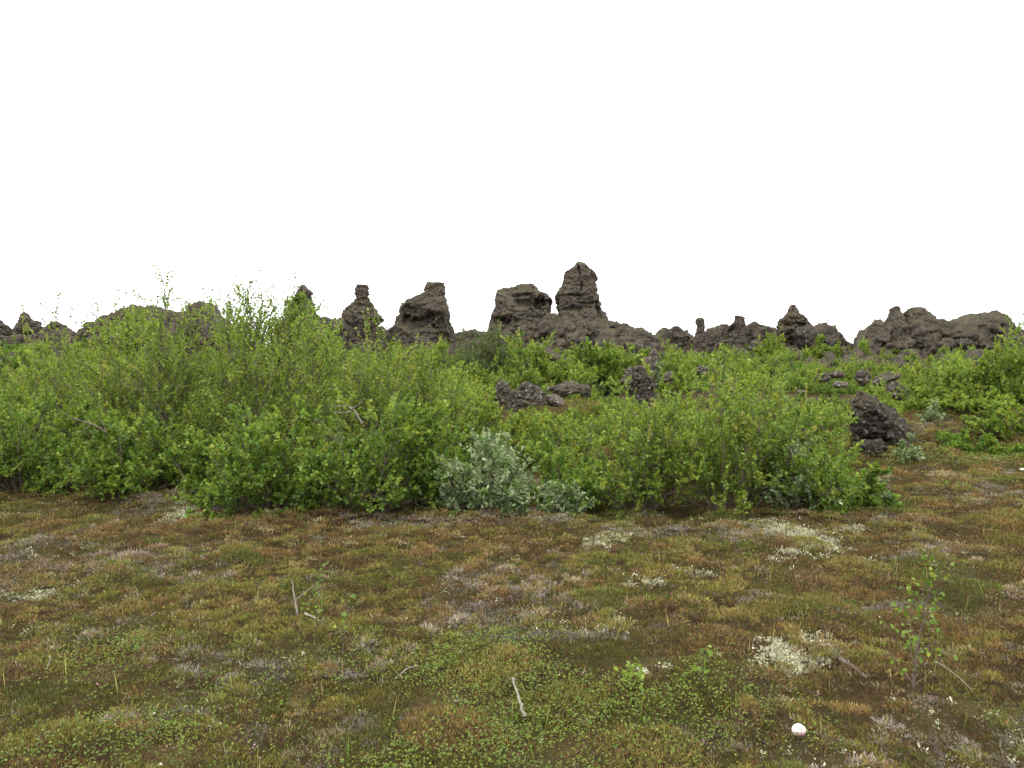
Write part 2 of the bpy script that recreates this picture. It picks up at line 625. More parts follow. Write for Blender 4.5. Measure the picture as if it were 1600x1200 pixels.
pillar('lava_pillar', 34, [(446, 471, 476), (451, 468, 481), (458, 462, 488), (470, 456, 490), (481, 450, 491), (490, 446, 495), (500, 440, 505), (515, 432, 520), (545, 424, 526)],
       'leaning lava pillar with pointed tip half hidden behind tall birch', group=GF, seed=8, size=.5, amp=.15)
pillar('lava_pillar', 35, [(446, 556, 575), (450, 554, 577), (458, 554, 576), (465, 557, 577), (470, 553, 580), (476, 547, 583), (483, 538, 586), (489, 536, 590), (494, 536, 597), (501, 538, 598), (509, 543, 593), (545, 532, 604)],
       'bottle-shaped lava pillar with narrow neck and square head', group=GF, seed=9, size=.42, amp=.15)
ridge('lava_ridge', 46, [(470, 516), (495, 499), (512, 497), (524, 500), (538, 494), (556, 504), (600, 514), (640, 520)],
      'low rocky saddle between leaning pillar and bottle-shaped pillar', group=GF, seed=10, depth=1.8, amp=.3)
pillar('lava_stack', 36, [(442, 667, 694), (446, 665, 696), (456, 661, 696), (461, 655, 696), (463, 648, 697), (468, 637, 697), (475, 627, 701), (482, 623, 702), (498, 620, 706), (508, 614, 708), (515, 610, 710), (526, 608, 712), (550, 606, 716)],
       'bulky lava stack with flat-topped chimney on its right shoulder', 'lava stack', GF, mat=M_LAVA2, seed=11, size=.6, amp=.14,
       dents=[(652, 502, 20, 8, .7), (690, 512, 10, 16, .45), (640, 486, 12, 5, .3), (676, 492, 16, 4, .3)])
ridge('lava_ridge', 48, [(690, 528), (715, 519), (728, 516), (742, 518), (765, 520), (800, 526)],
      'short low rocky sill between chimney stack and castle rock', group=GF, seed=12, depth=1.5, amp=.25)
# castle rock
pillar('castle_rock', 42, [(444, 812, 830), (446, 806, 835), (450, 798, 840), (454, 777, 843), (459, 772, 853), (464, 771, 860), (470, 771, 863), (480, 770, 863), (488, 768, 862), (496, 765, 861), (506, 763, 862), (520, 760, 868), (550, 756, 872)],
       'wide blocky lava castle with overhanging brow left of tall tower', 'lava castle', GF, mat=M_LAVA2, seed=13, size=.8, amp=.16, depth=.7, square=.6,
       dents=[(846, 476, 12, 6, .9), (824, 464, 14, 2.5, .4), (790, 502, 12, 5, .7), (820, 476, 14, 4, .3)])
pillar('lava_tower', 42.5, [(410, 902, 909), (413, 899, 913), (417, 898, 921), (421, 888, 924), (425, 881, 928), (432, 879, 932), (440, 878, 934), (448, 876, 934), (456, 871, 934), (463, 868, 936), (470, 868, 939), (480, 870, 941), (487, 870, 944), (492, 868, 951), (500, 864, 952), (506, 860, 958), (520, 856, 964), (535, 852, 970), (552, 848, 974)],
       'tallest lava tower with vertical crack near its summit', 'lava tower', GF, mat=M_LAVA2, seed=14, size=.72, amp=.20, depth=.85, square=.65, nz=190, strata=.35,
       dents=[(904, 432, 1.0, 9, .5), (907, 448, 1.0, 9, .5), (903, 421, 1.0, 5, .45), (932, 488, 3, 12, .5), (890, 463, 16, 1.2, .25), (915, 475, 12, 1.5, .2), (893, 483, 12, 3, .3)])
ridge('lava_ridge', 40.5, [(838, 520), (852, 500), (862, 492), (872, 494), (890, 497), (905, 500), (925, 505), (948, 503), (962, 504), (968, 506), (978, 507), (984, 512), (992, 516), (1000, 514), (1008, 518), (1018, 521), (1030, 528)],
      'broken rocky skirt spreading right from foot of tallest tower', group=GF, mat=M_LAVA2, seed=15, depth=2.4, amp=.26, size=.6, crag=2.2, extra=[([(504, 961, 967), (508, 955, 972), (520, 950, 978), (540, 945, 982)], .3, .1), ([(505, 978, 980), (509, 974, 984), (522, 968, 990), (540, 965, 992)], .3, .08), ([(512, 996, 1003), (518, 990, 1008), (535, 984, 1012)], .3, .08), ([(490, 855, 868), (496, 848, 880), (510, 842, 890), (540, 838, 896)], .4, .14)])
# right of centre
ridge('lava_ridge', 50, [(1022, 528), (1034, 514), (1045, 514), (1054, 511), (1064, 513), (1068, 519), (1071, 516), (1074, 516), (1077, 522), (1090, 528)],
      'small low lava outcrop just left of slim pillar', group=GF, seed=16, depth=1.4, amp=.18, size=.5, extra=[([(512, 1033, 1042), (517, 1030, 1046), (532, 1027, 1050)], .3, .08), ([(510, 1051, 1060), (515, 1048, 1066), (532, 1045, 1068)], .3, .08), ([(515, 1072, 1075), (519, 1070, 1075), (534, 1068, 1077)], .2, .04)])
pillar('lava_pillar', 44, [(497, 1089, 1098), (500, 1087, 1101), (506, 1087, 1101), (511, 1090, 1100), (516, 1088, 1101), (524, 1086, 1103), (534, 1083, 1103), (555, 1080, 1106)],
       'slim lava pillar with rounded cap right of the tallest tower', group=GF, seed=17, size=.34, amp=.09, nz=100, na=120)
pillar('knobbed_lava_rock', 45, [(494, 1149, 1160), (497, 1147, 1164), (503, 1147, 1165), (507, 1144, 1165), (512, 1138, 1164), (520, 1133, 1163), (530, 1130, 1166), (550, 1126, 1168)],
       'round-headed lava knob leaning left above a dark hollow', 'lava knob', GF, seed=18, size=.45, amp=.14, nz=100, na=150, dents=[(1140, 516, 5, 8, .5)])
ridge('lava_ridge', 46, [(1104, 526), (1112, 514), (1124, 511), (1132, 508), (1142, 512), (1165, 510), (1172, 508), (1178, 504), (1184, 508), (1192, 509), (1205, 512), (1222, 518), (1240, 528)],
      'jagged low lava ridge between slim pillar and pyramid rock', group=GF, seed=19, depth=1.6, amp=.22, size=.5, extra=[([(507, 1126, 1136), (510, 1120, 1140), (520, 1114, 1144), (540, 1110, 1148)], .35, .1), ([(503, 1176, 1181), (508, 1170, 1186), (520, 1166, 1192), (540, 1162, 1196)], .3, .08), ([(513, 1105, 1111), (518, 1102, 1114), (535, 1100, 1118)], .25, .07)])
pillar('lava_pyramid', 44, [(476, 1236, 1240), (480, 1233, 1244), (484, 1231, 1247), (490, 1229, 1249), (493, 1224, 1254), (499, 1219, 1264), (507, 1216, 1272), (514, 1215, 1276), (522, 1215, 1279), (535, 1220, 1280), (556, 1226, 1284)],
       'pyramid-shaped lava peak right of centre on the skyline', 'lava peak', GF, seed=20, size=.7, amp=.22, dents=[(1245, 508, 20, 2.5, .4), (1255, 515, 14, 3, .4), (1228, 530, 8, 8, .5)])
ridge('lava_ridge', 45, [(1268, 520), (1277, 513), (1284, 508), (1289, 505), (1292, 514), (1297, 509), (1300, 508), (1303, 517), (1312, 526), (1322, 534), (1330, 538), (1345, 540), (1362, 538), (1390, 545)],
      'stepped lava spur with two small fingers falling away right of pyramid', group=GF, seed=21, depth=1.4, amp=.16, size=.45, extra=[([(505, 1287, 1290), (509, 1283, 1290), (518, 1278, 1294), (540, 1274, 1298)], .25, .07), ([(509, 1298, 1301), (514, 1296, 1303), (524, 1294, 1308), (545, 1290, 1312)], .2, .06)])
ridge('lava_ridge', 42, [(1344, 543), (1352, 532), (1362, 514), (1378, 506), (1400, 502), (1430, 500), (1460, 500), (1480, 503), (1494, 506), (1512, 513)],
      'craggy lava block with notched double summit on the right skyline', 'lava block', GF, mat=M_LAVA2, seed=22, depth=2.0, amp=.22, size=.6,
      extra=[([(478, 1399, 1404), (482, 1390, 1408), (488, 1388, 1410), (495, 1387, 1412), (508, 1382, 1418), (535, 1376, 1424)], .4, .10),
             ([(480, 1425, 1436), (483, 1417, 1445), (489, 1414, 1452), (496, 1413, 1458), (510, 1408, 1464), (535, 1404, 1468)], .5, .13),
             ([(500, 1366, 1376), (507, 1361, 1384), (523, 1354, 1390), (540, 1349, 1396)], .45, .12)])
ridge('lava_ridge', 43, [(1470, 512), (1490, 505), (1508, 498), (1525, 491), (1545, 490), (1555, 486), (1564, 491), (1571, 499), (1576, 508), (1588, 511), (1601, 521), (1622, 532), (1660, 540)],
      'smooth-backed lava hump at right end of the skyline', 'lava hump', GF, seed=23, depth=2.0, amp=.16, size=.8, rough=.8, crag=.4, extra=[([(486, 1551, 1557), (491, 1545, 1564), (500, 1540, 1571), (515, 1534, 1578), (540, 1530, 1584)], .6, .13)])


# mid-distance and near boulders, seen between the shrubs
def gp(px, D):
    x = (px - 800) / F * D
    return np.array([x, D, float(H(x, D)[0])])


GR = 'lava boulders among the shrubs'
pillar('lava_boulder', 12.2, [(612, 1341, 1351), (617, 1339, 1361), (622, 1337, 1376), (627, 1336, 1394), (633, 1334, 1410), (641, 1333, 1416), (648, 1328, 1418), (655, 1332, 1423), (665, 1334, 1429), (676, 1332, 1428), (688, 1333, 1424), (700, 1340, 1417), (712, 1345, 1412)],
       'big near-black lava boulder standing clear at right end of front shrubs', 'boulder', GR, mat=M_BOULDER, cuts=[(1372, 652, -.26, (-.22, -.9, -.40)), (1372, 652, -.26, (.55, -.55, .62)), (1400, 690, -.1, (.1, -.75, -.6))], seed=31, size=.5, amp=.085, depth=.8, base_drop=.3, nz=120, na=180, square=.8,
       dents=[(1370, 690, 25, 6, .12)])
boulder('lava_boulder', gp(1362, 11.6), .2, .18, .13, 'small dark boulder at foot of big near-black boulder', seed=32, group=GR, cat='boulder')
boulder('lava_boulder', gp(1400, 12.0), .13, .14, .15, 'fist-shaped rock against right foot of big near-black boulder', seed=33, group=GR, cat='boulder')
pillar('lava_boulder', 21, [(546, 1019, 1025), (552, 1016, 1029), (561, 1010, 1031), (570, 1003, 1033), (577, 978, 1035), (583, 973, 1036), (592, 972, 1035), (602, 975, 1028), (612, 978, 1026)],
       'pale-speckled boulder with spire on its right end, below tallest tower', 'boulder', GR, mat=M_MID, seed=34, size=.38, amp=.13, depth=.8, base_drop=.3, nz=110, na=170)
pillar('lava_boulder', 17.0, [(594, 778, 786), (598, 775, 793), (606, 773, 797), (616, 771, 798), (630, 770, 800)],
       'upright dark slab rock left of pale-veined boulder in centre gap', 'boulder', GR, mat=M_MID, seed=35, size=.25, amp=.07, base_drop=.3, nz=80, na=110)
pillar('lava_boulder', 16.6, [(598, 816, 828), (602, 810, 836), (609, 801, 844), (617, 795, 850), (628, 793, 853), (642, 791, 855)],
       'pale-veined grey boulder in the centre gap between shrubs', 'boulder', GR, mat=M_MID, seed=36, size=.26, amp=.10, base_drop=.3, nz=90, na=140)
boulder('lava_boulder', ground(868, 634) + (0, 0, .02), .22, .16, .10, 'smooth light grey stone on mossy mound in centre gap', M_SLAB, 37, group=GR, cat='boulder', tilt=-.5)
boulder('lava_boulder', gp(916, 17.8) + (0, 0, .2), .14, .14, .12, 'small dark rock behind mossy mound in centre gap', M_MID, 38, group=GR, cat='boulder')
boulder('lava_boulder', gp(726, 17.5) + (0, 0, .35), .18, .14, .09, 'flat dark rock above shrubs left of centre gap', M_MID, 39, group=GR, cat='boulder')
boulder('lava_boulder', gp(888, 18.2) + (0, 0, .28), .5, .25, .14, 'long low dark rock rim behind mossy mound', M_MID, 57, group=GR, cat='boulder')
boulder('lava_boulder', gp(960, 15.5), .16, .15, .14, 'dark rock half buried in leaves right of mossy mound', M_MID, 40, group=GR, cat='boulder')
boulder('lava_boulder', gp(1349, 21) + (0, 0, .55), .22, .2, .18, 'rounded brown boulder left of tilted slab above big near-black boulder', M_MID, 41, group=GR, cat='boulder')
boulder('lava_slab', gp(1387, 20.5) + (0, 0, .62), .40, .3, .14, 'long tilted lava slab above big near-black boulder', M_MID, 42, group=GR, cat='slab', tilt=.42)
boulder('lava_boulder', gp(1402, 20) + (0, 0, .35), .26, .2, .22, 'dark boulder under right end of tilted slab', M_MID, 43, group=GR, cat='boulder')
boulder('lava_slab', gp(1309, 22) + (0, 0, .62), .22, .18, .09, 'thin dark slab resting on pale stones right of centre', M_MID, 44, group=GR, cat='slab')
boulder('lava_boulder', gp(1314, 21) + (0, 0, .45), .22, .16, .09, 'whitish lichen-covered stone beneath thin dark slab', M_SLAB, 45, group=GR, cat='boulder')
boulder('lava_boulder', gp(1284, 22) + (0, 0, .5), .22, .17, .13, 'low brownish rock left of thin dark slab', M_MID, 46, group=GR, cat='boulder')
boulder('lava_boulder', gp(1252, 21) + (0, 0, .3), .13, .12, .07, 'small whitish stone in scrub below pyramid peak', M_SLAB, 47, group=GR, cat='boulder')
boulder('lava_boulder', gp(1164, 19) + (0, 0, .28), .24, .2, .17, 'dark rock poking from scrub behind tall slender shoot', M_MID, 48, group=GR, cat='boulder')
boulder('lava_boulder', gp(1099, 26) + (0, 0, .35), .22, .2, .15, 'grey-brown rock in scrub below slim pillar', M_MID, 49, group=GR, cat='boulder')
boulder('lava_boulder', gp(1045, 23) + (0, 0, .3), .16, .2, .17, 'pale grey rock against right side of spired boulder', M_SLAB, 50, group=GR, cat='boulder')
boulder('lava_boulder', gp(1182, 39) + (0, 0, .3), .36, .3, .3, 'layered grey rock standing below jagged low ridge', M_MID, 51, group=GR, cat='boulder')
boulder('lava_boulder', gp(993, 33) + (0, 0, .7), .42, .3, .22, 'dark broken block on slope right of tallest tower foot', M_MID, 52, group=GR, cat='boulder', tilt=-.3)
boulder('lava_boulder', gp(1255, 41) + (0, 0, .5), .5, .4, .7, 'upright dark block at foot of pyramid peak', seed=53, group=GR, cat='boulder')
boulder('lava_boulder', gp(858, 33) + (0, 0, .5), .9, .5, .25, 'reddish brown tilted rubble slab below castle rock', M_LAVA2, 54, group=GR, cat='slab', tilt=-.4)
boulder('lava_boulder', gp(1505, 40) + (0, 0, .6), .55, .4, .3, 'pale-capped rock below smooth-backed lava hump', M_BOULDER, 55, group=GR, cat='boulder')


# rubble under the ridge: nobody could count it
def make_rubble():
    rng = np.random.default_rng(5)
    n = 900
    Vs, Fs = [], []
    base = []
    k = 9
    th = np.linspace(0, 2 * np.pi, k, endpoint=False)
    ph = np.linspace(-1.4, 1.4, 6)
    T, Ph = np.meshgrid(th, ph)
    d = np.stack([np.cos(Ph) * np.cos(T), np.cos(Ph) * np.sin(T), np.sin(Ph)], -1).reshape(-1, 3)
    i, j = np.meshgrid(np.arange(k), np.arange(5))
    i = i.ravel()
    j = j.ravel()
    f = np.stack([j * k + i, j * k + (i + 1) % k, (j + 1) * k + (i + 1) % k, (j + 1) * k + i], 1)
    D = rng.uniform(33, 50, n)
    px = rng.uniform(-60, 1660, n)
    x = (px - 800) / F * D
    z = H(x, D)
    s = rng.uniform(.12, .5, n) ** 1.2
    for q in range(n):
        v = d * s[q] * rng.uniform(.6, 1.2, 3) * (1 + .5 * vnoise(d * 1.7 + q * 3.1, 7))[:, None]
        Vs.append(v + (x[q], D[q], z[q] + .3 * s[q]))
        Fs.append(f + q * len(d))
    o = build('lava_rubble', np.concatenate(Vs), np.concatenate(Fs), M_LAVA)
    tag(o, 'loose lava rubble strewn along foot of the ridge', 'rubble', kind='stuff')


make_rubble()


# ------------------------------------------------------------------ plant generators
def tubes(P, rad, sides):
    """P (n,k,3) polylines, rad (n,k) -> verts, faces"""
    n, k, _ = P.shape
    Tn = np.gradient(P, axis=1)
    Tn /= np.linalg.norm(Tn, axis=2, keepdims=True) + 1e-9
    ref = np.array([.31, .17, .93])
    ref2 = np.array([1., .1, 0])
    par = np.abs((Tn * ref).sum(2, keepdims=True)) > .9
    U = np.cross(Tn, np.where(par, ref2, ref))
    U /= np.linalg.norm(U, axis=2, keepdims=True) + 1e-9
    W = np.cross(Tn, U)
    a = np.linspace(0, 2 * np.pi, sides, endpoint=False)
    V = P[:, :, None, :] + rad[:, :, None, None] * (U[:, :, None, :] * np.cos(a)[:, None] + W[:, :, None, :] * np.sin(a)[:, None])
    idx = np.arange(n * k * sides).reshape(n, k, sides)
    A = idx[:, :-1, :]
    B = idx[:, 1:, :]
    f = np.stack([A, np.roll(A, -1, 2), np.roll(B, -1, 2), B], -1).reshape(-1, 4)
    return V.reshape(-1, 3), f


LEAF_R = np.array([[0, 0, 0], [-.36, .36, .09], [-.33, .74, .10], [0, 1.0, -.08], [.33, .74, .10], [.36, .36, .09]])
LEAF_N = np.array([[0, 0, 0], [-.24, .35, .05], [-.20, .72, .06], [0, 1.0, -.05], [.20, .72, .06], [.24, .35, .05]])
LEAF_F = np.array([[0, 3, 2, 1], [0, 5, 4, 3]])


def leaves(pos, d, nrm, ln, shape):
    """pos (n,3), direction, normal, length -> verts, faces"""
    d = d / (np.linalg.norm(d, axis=1, keepdims=True) + 1e-9)
    s = np.cross(d, nrm)
    s /= np.linalg.norm(s, axis=1, keepdims=True) + 1e-9
    u = np.cross(s, d)
    V = pos[:, None, :] + ln[:, None, None] * (shape[:, 0][None, :, None] * s[:, None, :] + shape[:, 1][None, :, None] * d[:, None, :]
                                               + shape[:, 2][None, :, None] * u[:, None, :])
    n = len(pos)
    f = (LEAF_F[None] + (np.arange(n) * 6)[:, None, None]).reshape(-1, 4)
    return V.reshape(-1, 3), f


GREEN = [(.088, .160, .028), (.122, .205, .032), (.158, .245, .038), (.205, .282, .046), (.25, .285, .055)]
BIRCH = [(.112, .182, .030), (.154, .232, .036), (.196, .270, .042), (.242, .300, .050), (.27, .280, .06)]
DARKG = [(.065, .100, .034), (.088, .125, .040), (.115, .150, .050), (.14, .17, .07), (.13, .13, .08)]
WOOL = [(.15, .205, .085), (.20, .255, .115), (.26, .315, .155), (.345, .395, .22), (.12, .19, .045)]


def pick(rng, pal, w, n):
    return np.array(pal)[rng.choice(len(pal), n, p=np.array(w) / sum(w))]


def grow(rng, Hh, Rx, Ry, n_st, n_br, n_tw, n_lf, leaf, pal, w, shape=LEAF_R, up=.55, dome=.55, upright=.35, stemr=.012, lowfill=.8, leaf_j=.3,
         tip=3, bare=0.0):
    """stems -> branches -> twigs -> leaves; returns (wood V,F), (leaf V,F,cols)"""
    # stems
    a = rng.uniform(0, 2 * np.pi, n_st) + np.arange(n_st)
    rr = np.sqrt(rng.uniform(.0, 1, n_st))
    tx = np.cos(a) * rr * Rx * .8
    ty = np.sin(a) * rr * Ry * .8
    tz = Hh * (1 - dome * rr ** 2) * rng.uniform(.72, .98, n_st)
    tz = np.where(rng.random(n_st) < .16, tz * rng.uniform(1.04, 1.15, n_st), tz)
    tz = np.where(rng.random(n_st) < lowfill * rr, tz * rng.uniform(.22, .6, n_st), tz)
    k = 8
    t = np.linspace(0, 1, k)[None, :]
    b0 = np.stack([tx * .12, ty * .12, 0 * tz - .05], 1)
    b1 = np.stack([tx * (1 - upright), ty * (1 - upright), tz * (.35 + .2 * rng.random(n_st))], 1)
    b2 = np.stack([tx, ty, tz], 1)
    tt = t[..., None]
    S = (1 - tt) ** 2 * b0[:, None] + 2 * tt * (1 - tt) * b1[:, None] + tt ** 2 * b2[:, None]
    S += rng.normal(0, .022 * Hh, S.shape) * tt * (1 - .3 * tt)
    srad = stemr * (1.05 - .85 * t) * rng.uniform(.7, 1.3, (n_st, 1))
    WV, WF = tubes(S, srad, 5)
    wood = [(WV, WF)]

    def side(parent, prad, per, lmin, lmax, t0, t1, upw, spread, k2, sides, r0):
        n = len(parent) * per
        pi = np.repeat(np.arange(len(parent)), per)
        tp = rng.uniform(t0, t1, n)
        kk = parent.shape[1] - 1
        fi = np.minimum((tp * kk).astype(int), kk - 1)
        fr = (tp * kk - fi)[:, None]
        p0 = parent[pi, fi] * (1 - fr) + parent[pi, fi + 1] * fr
        tg = parent[pi, fi + 1] - parent[pi, fi]
        tg /= np.linalg.norm(tg, axis=1, keepdims=True) + 1e-9
        rd = rng.normal(0, 1, (n, 3))
        rd /= np.linalg.norm(rd, axis=1, keepdims=True)
        out = np.stack([p0[:, 0] / Rx, p0[:, 1] / Ry, 0 * p0[:, 0]], 1)
        d = tg * .55 + rd * spread + np.array([0, 0, upw]) + out * .25
        d /= np.linalg.norm(d, axis=1, keepdims=True)
        ln = rng.uniform(lmin, lmax, n)
        t_ = np.linspace(0, 1, k2)[None, :, None]
        P = p0[:, None] + d[:, None] * ln[:, None, None] * t_ + np.array([0, 0, 1])[None, None] * (ln[:, None, None] * .22 * t_ ** 2) * rng.uniform(-.6, 1.2, (n, 1, 1))
        P += rng.normal(0, .05, P.shape) * ln[:, None, None] * t_
        rad = r0 * (1.1 - .8 * t_[..., 0]) * rng.uniform(.7, 1.2, (n, 1))
        wood.append(tubes(P, rad, sides))
        return P

    Br = side(S, None, n_br, .16 * Hh, .36 * Hh, .10, 1.0, up * .6, .75, 5, 4, stemr * .38)
    Tw = side(Br, None, n_tw, .07 * Hh + .03, .17 * Hh + .05, .2, 1.0, up, .8, 4, 3, stemr * .2)
    Tw[:, :, 2] = np.maximum(Tw[:, :, 2], .03)
    if bare > 0:
        Tl = Tw[rng.random(len(Tw)) > bare]
    else:
        Tl = Tw
    # leaves along the twigs
    n = len(Tl)
    cl = pick(rng, pal, w, n)                         # clump colour
    tp = np.linspace(.15, 1, n_lf)[None, :] + rng.uniform(-.06, .06, (n, n_lf))
    tp[:, -tip:] = rng.uniform(.93, 1.0, (n, tip))
    tp = np.clip(tp, 0, .999)
    kk = Tl.shape[1] - 1
    fi = np.minimum((tp * kk).astype(int), kk - 1)
    fr = (tp * kk - fi)[..., None]
    ii = np.arange(n)[:, None]
    pos = Tl[ii, fi] * (1 - fr) + Tl[ii, fi + 1] * fr
    tg = Tl[ii, fi + 1] - Tl[ii, fi]
    tg /= np.linalg.norm(tg, axis=2, keepdims=True) + 1e-9
    rd = rng.normal(0, 1, pos.shape)
    rd /= np.linalg.norm(rd, axis=2, keepdims=True)
    d = tg * .6 + rd * .8 + np.array([0, 0, .18])
    nr = rng.normal(0, .7, pos.shape) + np.array([0, 0, 1.0])
    ln = leaf * rng.uniform(1 - leaf_j, 1 + leaf_j, pos.shape[:2])
    m = n * n_lf
    LV, LF = leaves(pos.reshape(m, 3), d.reshape(m, 3), nr.reshape(m, 3), ln.reshape(m), shape)
    c = np.repeat(cl, n_lf, 0) * rng.uniform(.72, 1.28, (m, 1)) * rng.uniform(.93, 1.07, (m, 3))
    cols = np.repeat(c, 6, 0)
    WV = np.concatenate([a_ for a_, _ in wood])
    off = 0
    fs = []
    for a_, f_ in wood:
        fs.append(f_ + off)
        off += len(a_)
    return (WV, np.concatenate(fs)), (LV, LF, cols)


def plant(name, loc, wood, lf, label, cat, group=None, mleaf=None, mwood=None, stem='stems', fol='foliage', rz=0.0):
    r = empty(name, loc, rz)
    tag(r, label, cat, group)
    build(stem, wood[0], wood[1], mwood or M_BARK, parent=r)
    build(fol, lf[0], lf[1], mleaf or M_LEAF, cols=lf[2], parent=r)
    return r


def copy_plant(r, loc, rz, s, label, group):
    c = r.copy()
    COL.objects.link(c)
    c.location = loc
    c.rotation_euler = (0, 0, rz)
    c.scale = (s, s, s) if isinstance(s, (int, float)) else s
    c['label'] = label
    c['group'] = group
    for ch in list(r.children):
        k = ch.copy()
        COL.objects.link(k)
        k.parent = c
    return c


G1 = 'shrubs of the front thicket'
SEED = [100]


def shrub(name, px, D, top, wpx, label, kind='willow', group=G1, dens=1.0, cat='shrub', **kw):
    SEED[0] += 1
    rng = np.random.default_rng(SEED[0])
    p = gp(px, D)
    hz = max(.3, at(px, top, D)[2] - p[2])
    rx = wpx / 2 * D / F * 1.12
    ry = min(rx, 1.05)
    a = dict(leaf=.036, pal=GREEN, w=(3, 4, 3, 1.5, .25), shape=LEAF_R, n_lf=18)
    if kind == 'birch':
        a = dict(leaf=.031, pal=BIRCH, w=(2.2, 3.5, 4, 2, .4), shape=LEAF_R, n_lf=20)
    if kind == 'wool':
        a = dict(leaf=.046, pal=WOOL, w=(3, 4, 3, 1.5, 1.5), shape=LEAF_N)
    if kind == 'dark':
        a = dict(leaf=.04, pal=DARKG, w=(3, 4, 3, 1, 1), shape=LEAF_N)
    a.update(kw)
    vol = math.sqrt(max(.2, rx * ry)) * hz
    nst = int(max(6, 23 * dens * max(.5, rx * ry) ** .6))
    a.setdefault('n_br', 9)
    a.setdefault('n_tw', 5)
    a.setdefault('n_lf', 13)
    a.setdefault('bare', .10)
    if group == G1:
        a.setdefault('dome', .35)
        a['pal'] = GREEN + BIRCH if a['pal'] is GREEN else a['pal']
        a['w'] = tuple(a['w']) * (2 if len(a['pal']) == 10 else 1)
    wd, lf = grow(rng, hz * .98, rx, ry, nst, leaf=a.pop('leaf'), **{k: v for k, v in a.items()})
    return plant(name, p, wd, lf, label, cat, group, mleaf=M_WOOL if kind == 'wool' else M_LEAF)


# front row
shrub('willow_shrub', 30, 9.7, 625, 270, 'low leafy willow shrub at left edge of front thicket')
shrub('willow_shrub', 205, 9.3, 655, 240, 'willow shrub in front of dark bare branch on the left', dens=1.1)
shrub('willow_shrub', 330, 8.52, 690, 170, 'small willow shrub with lichen patch at its foot')
shrub('willow_shrub', 430, 8.22, 650, 230, 'bright round-leaved willow shrub reaching furthest forward on the left', dens=1.15)
shrub('willow_shrub', 560, 8.32, 640, 220, 'willow shrub below the pale bare forked branch')
shrub('willow_shrub', 670, 8.62, 655, 190, 'willow shrub just left of largest grey woolly shrub')
shrub('willow_shrub', 880, 8.62, 690, 180, 'thin low willow shrub between the two grey woolly shrubs', dens=.85)
shrub('willow_shrub', 1000, 8.52, 608, 220, 'open willow shrub with grey twigs showing right of centre', 'birch', dens=.95, leaf=.032)
shrub('willow_shrub', 1140, 8.32, 600, 230, 'birch shrub at foot of the tall slender shoot', 'birch', dens=.95, leaf=.032)
shrub('willow_shrub', 1240, 8.32, 640, 180, 'green shrub behind the tangle of dead twigs and cream lichen', 'birch', dens=.95, w=(4, 4, 2, .6, .1))
shrub('willow_shrub', 1330, 8.62, 725, 110, 'last small shrub at right end of front thicket', 'willow', leaf=.04)
# second row
G2 = 'taller birch shrubs behind the front row'
shrub('birch_shrub', -30, 11.6, 560, 300, 'birch shrub at left edge behind the low willow', 'birch', G2)
shrub('birch_shrub', 120, 11.2, 511, 280, 'wide birch shrub below the broad lava dome on the left', 'birch', G2)
shrub('birch_shrub', 265, 10.9, 475, 280, 'tall birch shrub with thin shoots against the sky on the left', 'birch', G2, dens=1.15)
shrub('birch_shrub', 420, 10.8, 490, 260, 'birch shrub directly in front of the tallest young birch', 'birch', G2, dens=1.15)
shrub('birch_shrub', 545, 10.9, 509, 240, 'yellow-green birch shrub below bottle-shaped pillar', 'birch', G2, dens=1.15, w=(1.5, 3, 4, 3, .8))
shrub('birch_shrub', 645, 11.4, 538, 200, 'birch shrub below the chimney stack, right end of left thicket', 'birch', G2)
shrub('birch_shrub', 725, 12.0, 618, 140, 'low birch shrub left of centre gap', 'birch', G2)
shrub('birch_shrub', 785, 12.3, 638, 130, 'yellow-green birch shrub below the pale-veined boulder', 'birch', G2, w=(1, 2, 4, 3, .8))
shrub('birch_shrub', 860, 11.2, 648, 190, 'low sparse birch shrub before the mossy mound', 'birch', G2, dens=.8)
shrub('birch_shrub', 1040, 11.2, 612, 180, 'birch shrub before the spired boulder', 'birch', G2, dens=.7)
shrub('birch_shrub', 1195, 11.6, 590, 230, 'wide birch shrub left of big near-black boulder', 'birch', G2)
shrub('birch_shrub', 1275, 11.0, 640, 110, 'small yellow-green birch shrub touching big near-black boulder', 'birch', G2, w=(1, 2, 4, 3, .8))
# woolly willows
GW = 'grey woolly willows'
shrub('woolly_willow', 708, 8.4, 728, 85, 'leftmost low woolly willow at front of thicket', 'wool', GW, dens=.8, bare=.2, n_br=6, n_tw=3)
shrub('woolly_willow', 770, 8.3, 690, 205, 'largest grey woolly willow at centre front of thicket', 'wool', GW, dens=.85, bare=.15, w=(2, 4, 4, 2.5, 2))
shrub('woolly_willow', 790, 7.98, 770, 60, 'knee-high grey woolly willow at foot of the largest one', 'wool', GW, cat='shrub', dens=.7, leaf=.042, n_br=5, n_tw=3)
shrub('woolly_willow', 880, 8.13, 752, 80, 'pale woolly willow sprouting right of the largest one', 'wool', GW, dens=.8, n_br=6, n_tw=3)
shrub('woolly_willow', 1235, 8.28, 690, 110, 'faint grey-green woolly willow inside right end of thicket', 'wool', GW, dens=.7, n_br=6, n_tw=3)
shrub('woolly_willow', 1370, 8.68, 770, 70, 'low woolly willow spreading onto heath right of thicket', 'wool', GW, dens=.7, n_br=6, n_tw=3, w=(4, 2, 1, .5, 4))
shrub('woolly_willow', 1420, 11.2, 706, 30, 'small woolly willow below right foot of big near-black boulder', 'wool', GW, dens=.6, n_br=5, n_tw=3)
shrub('woolly_willow', 1455, 13.3, 648, 38, 'pale woolly willow on mound right of big near-black boulder', 'wool', GW, dens=.6, n_br=5, n_tw=3)
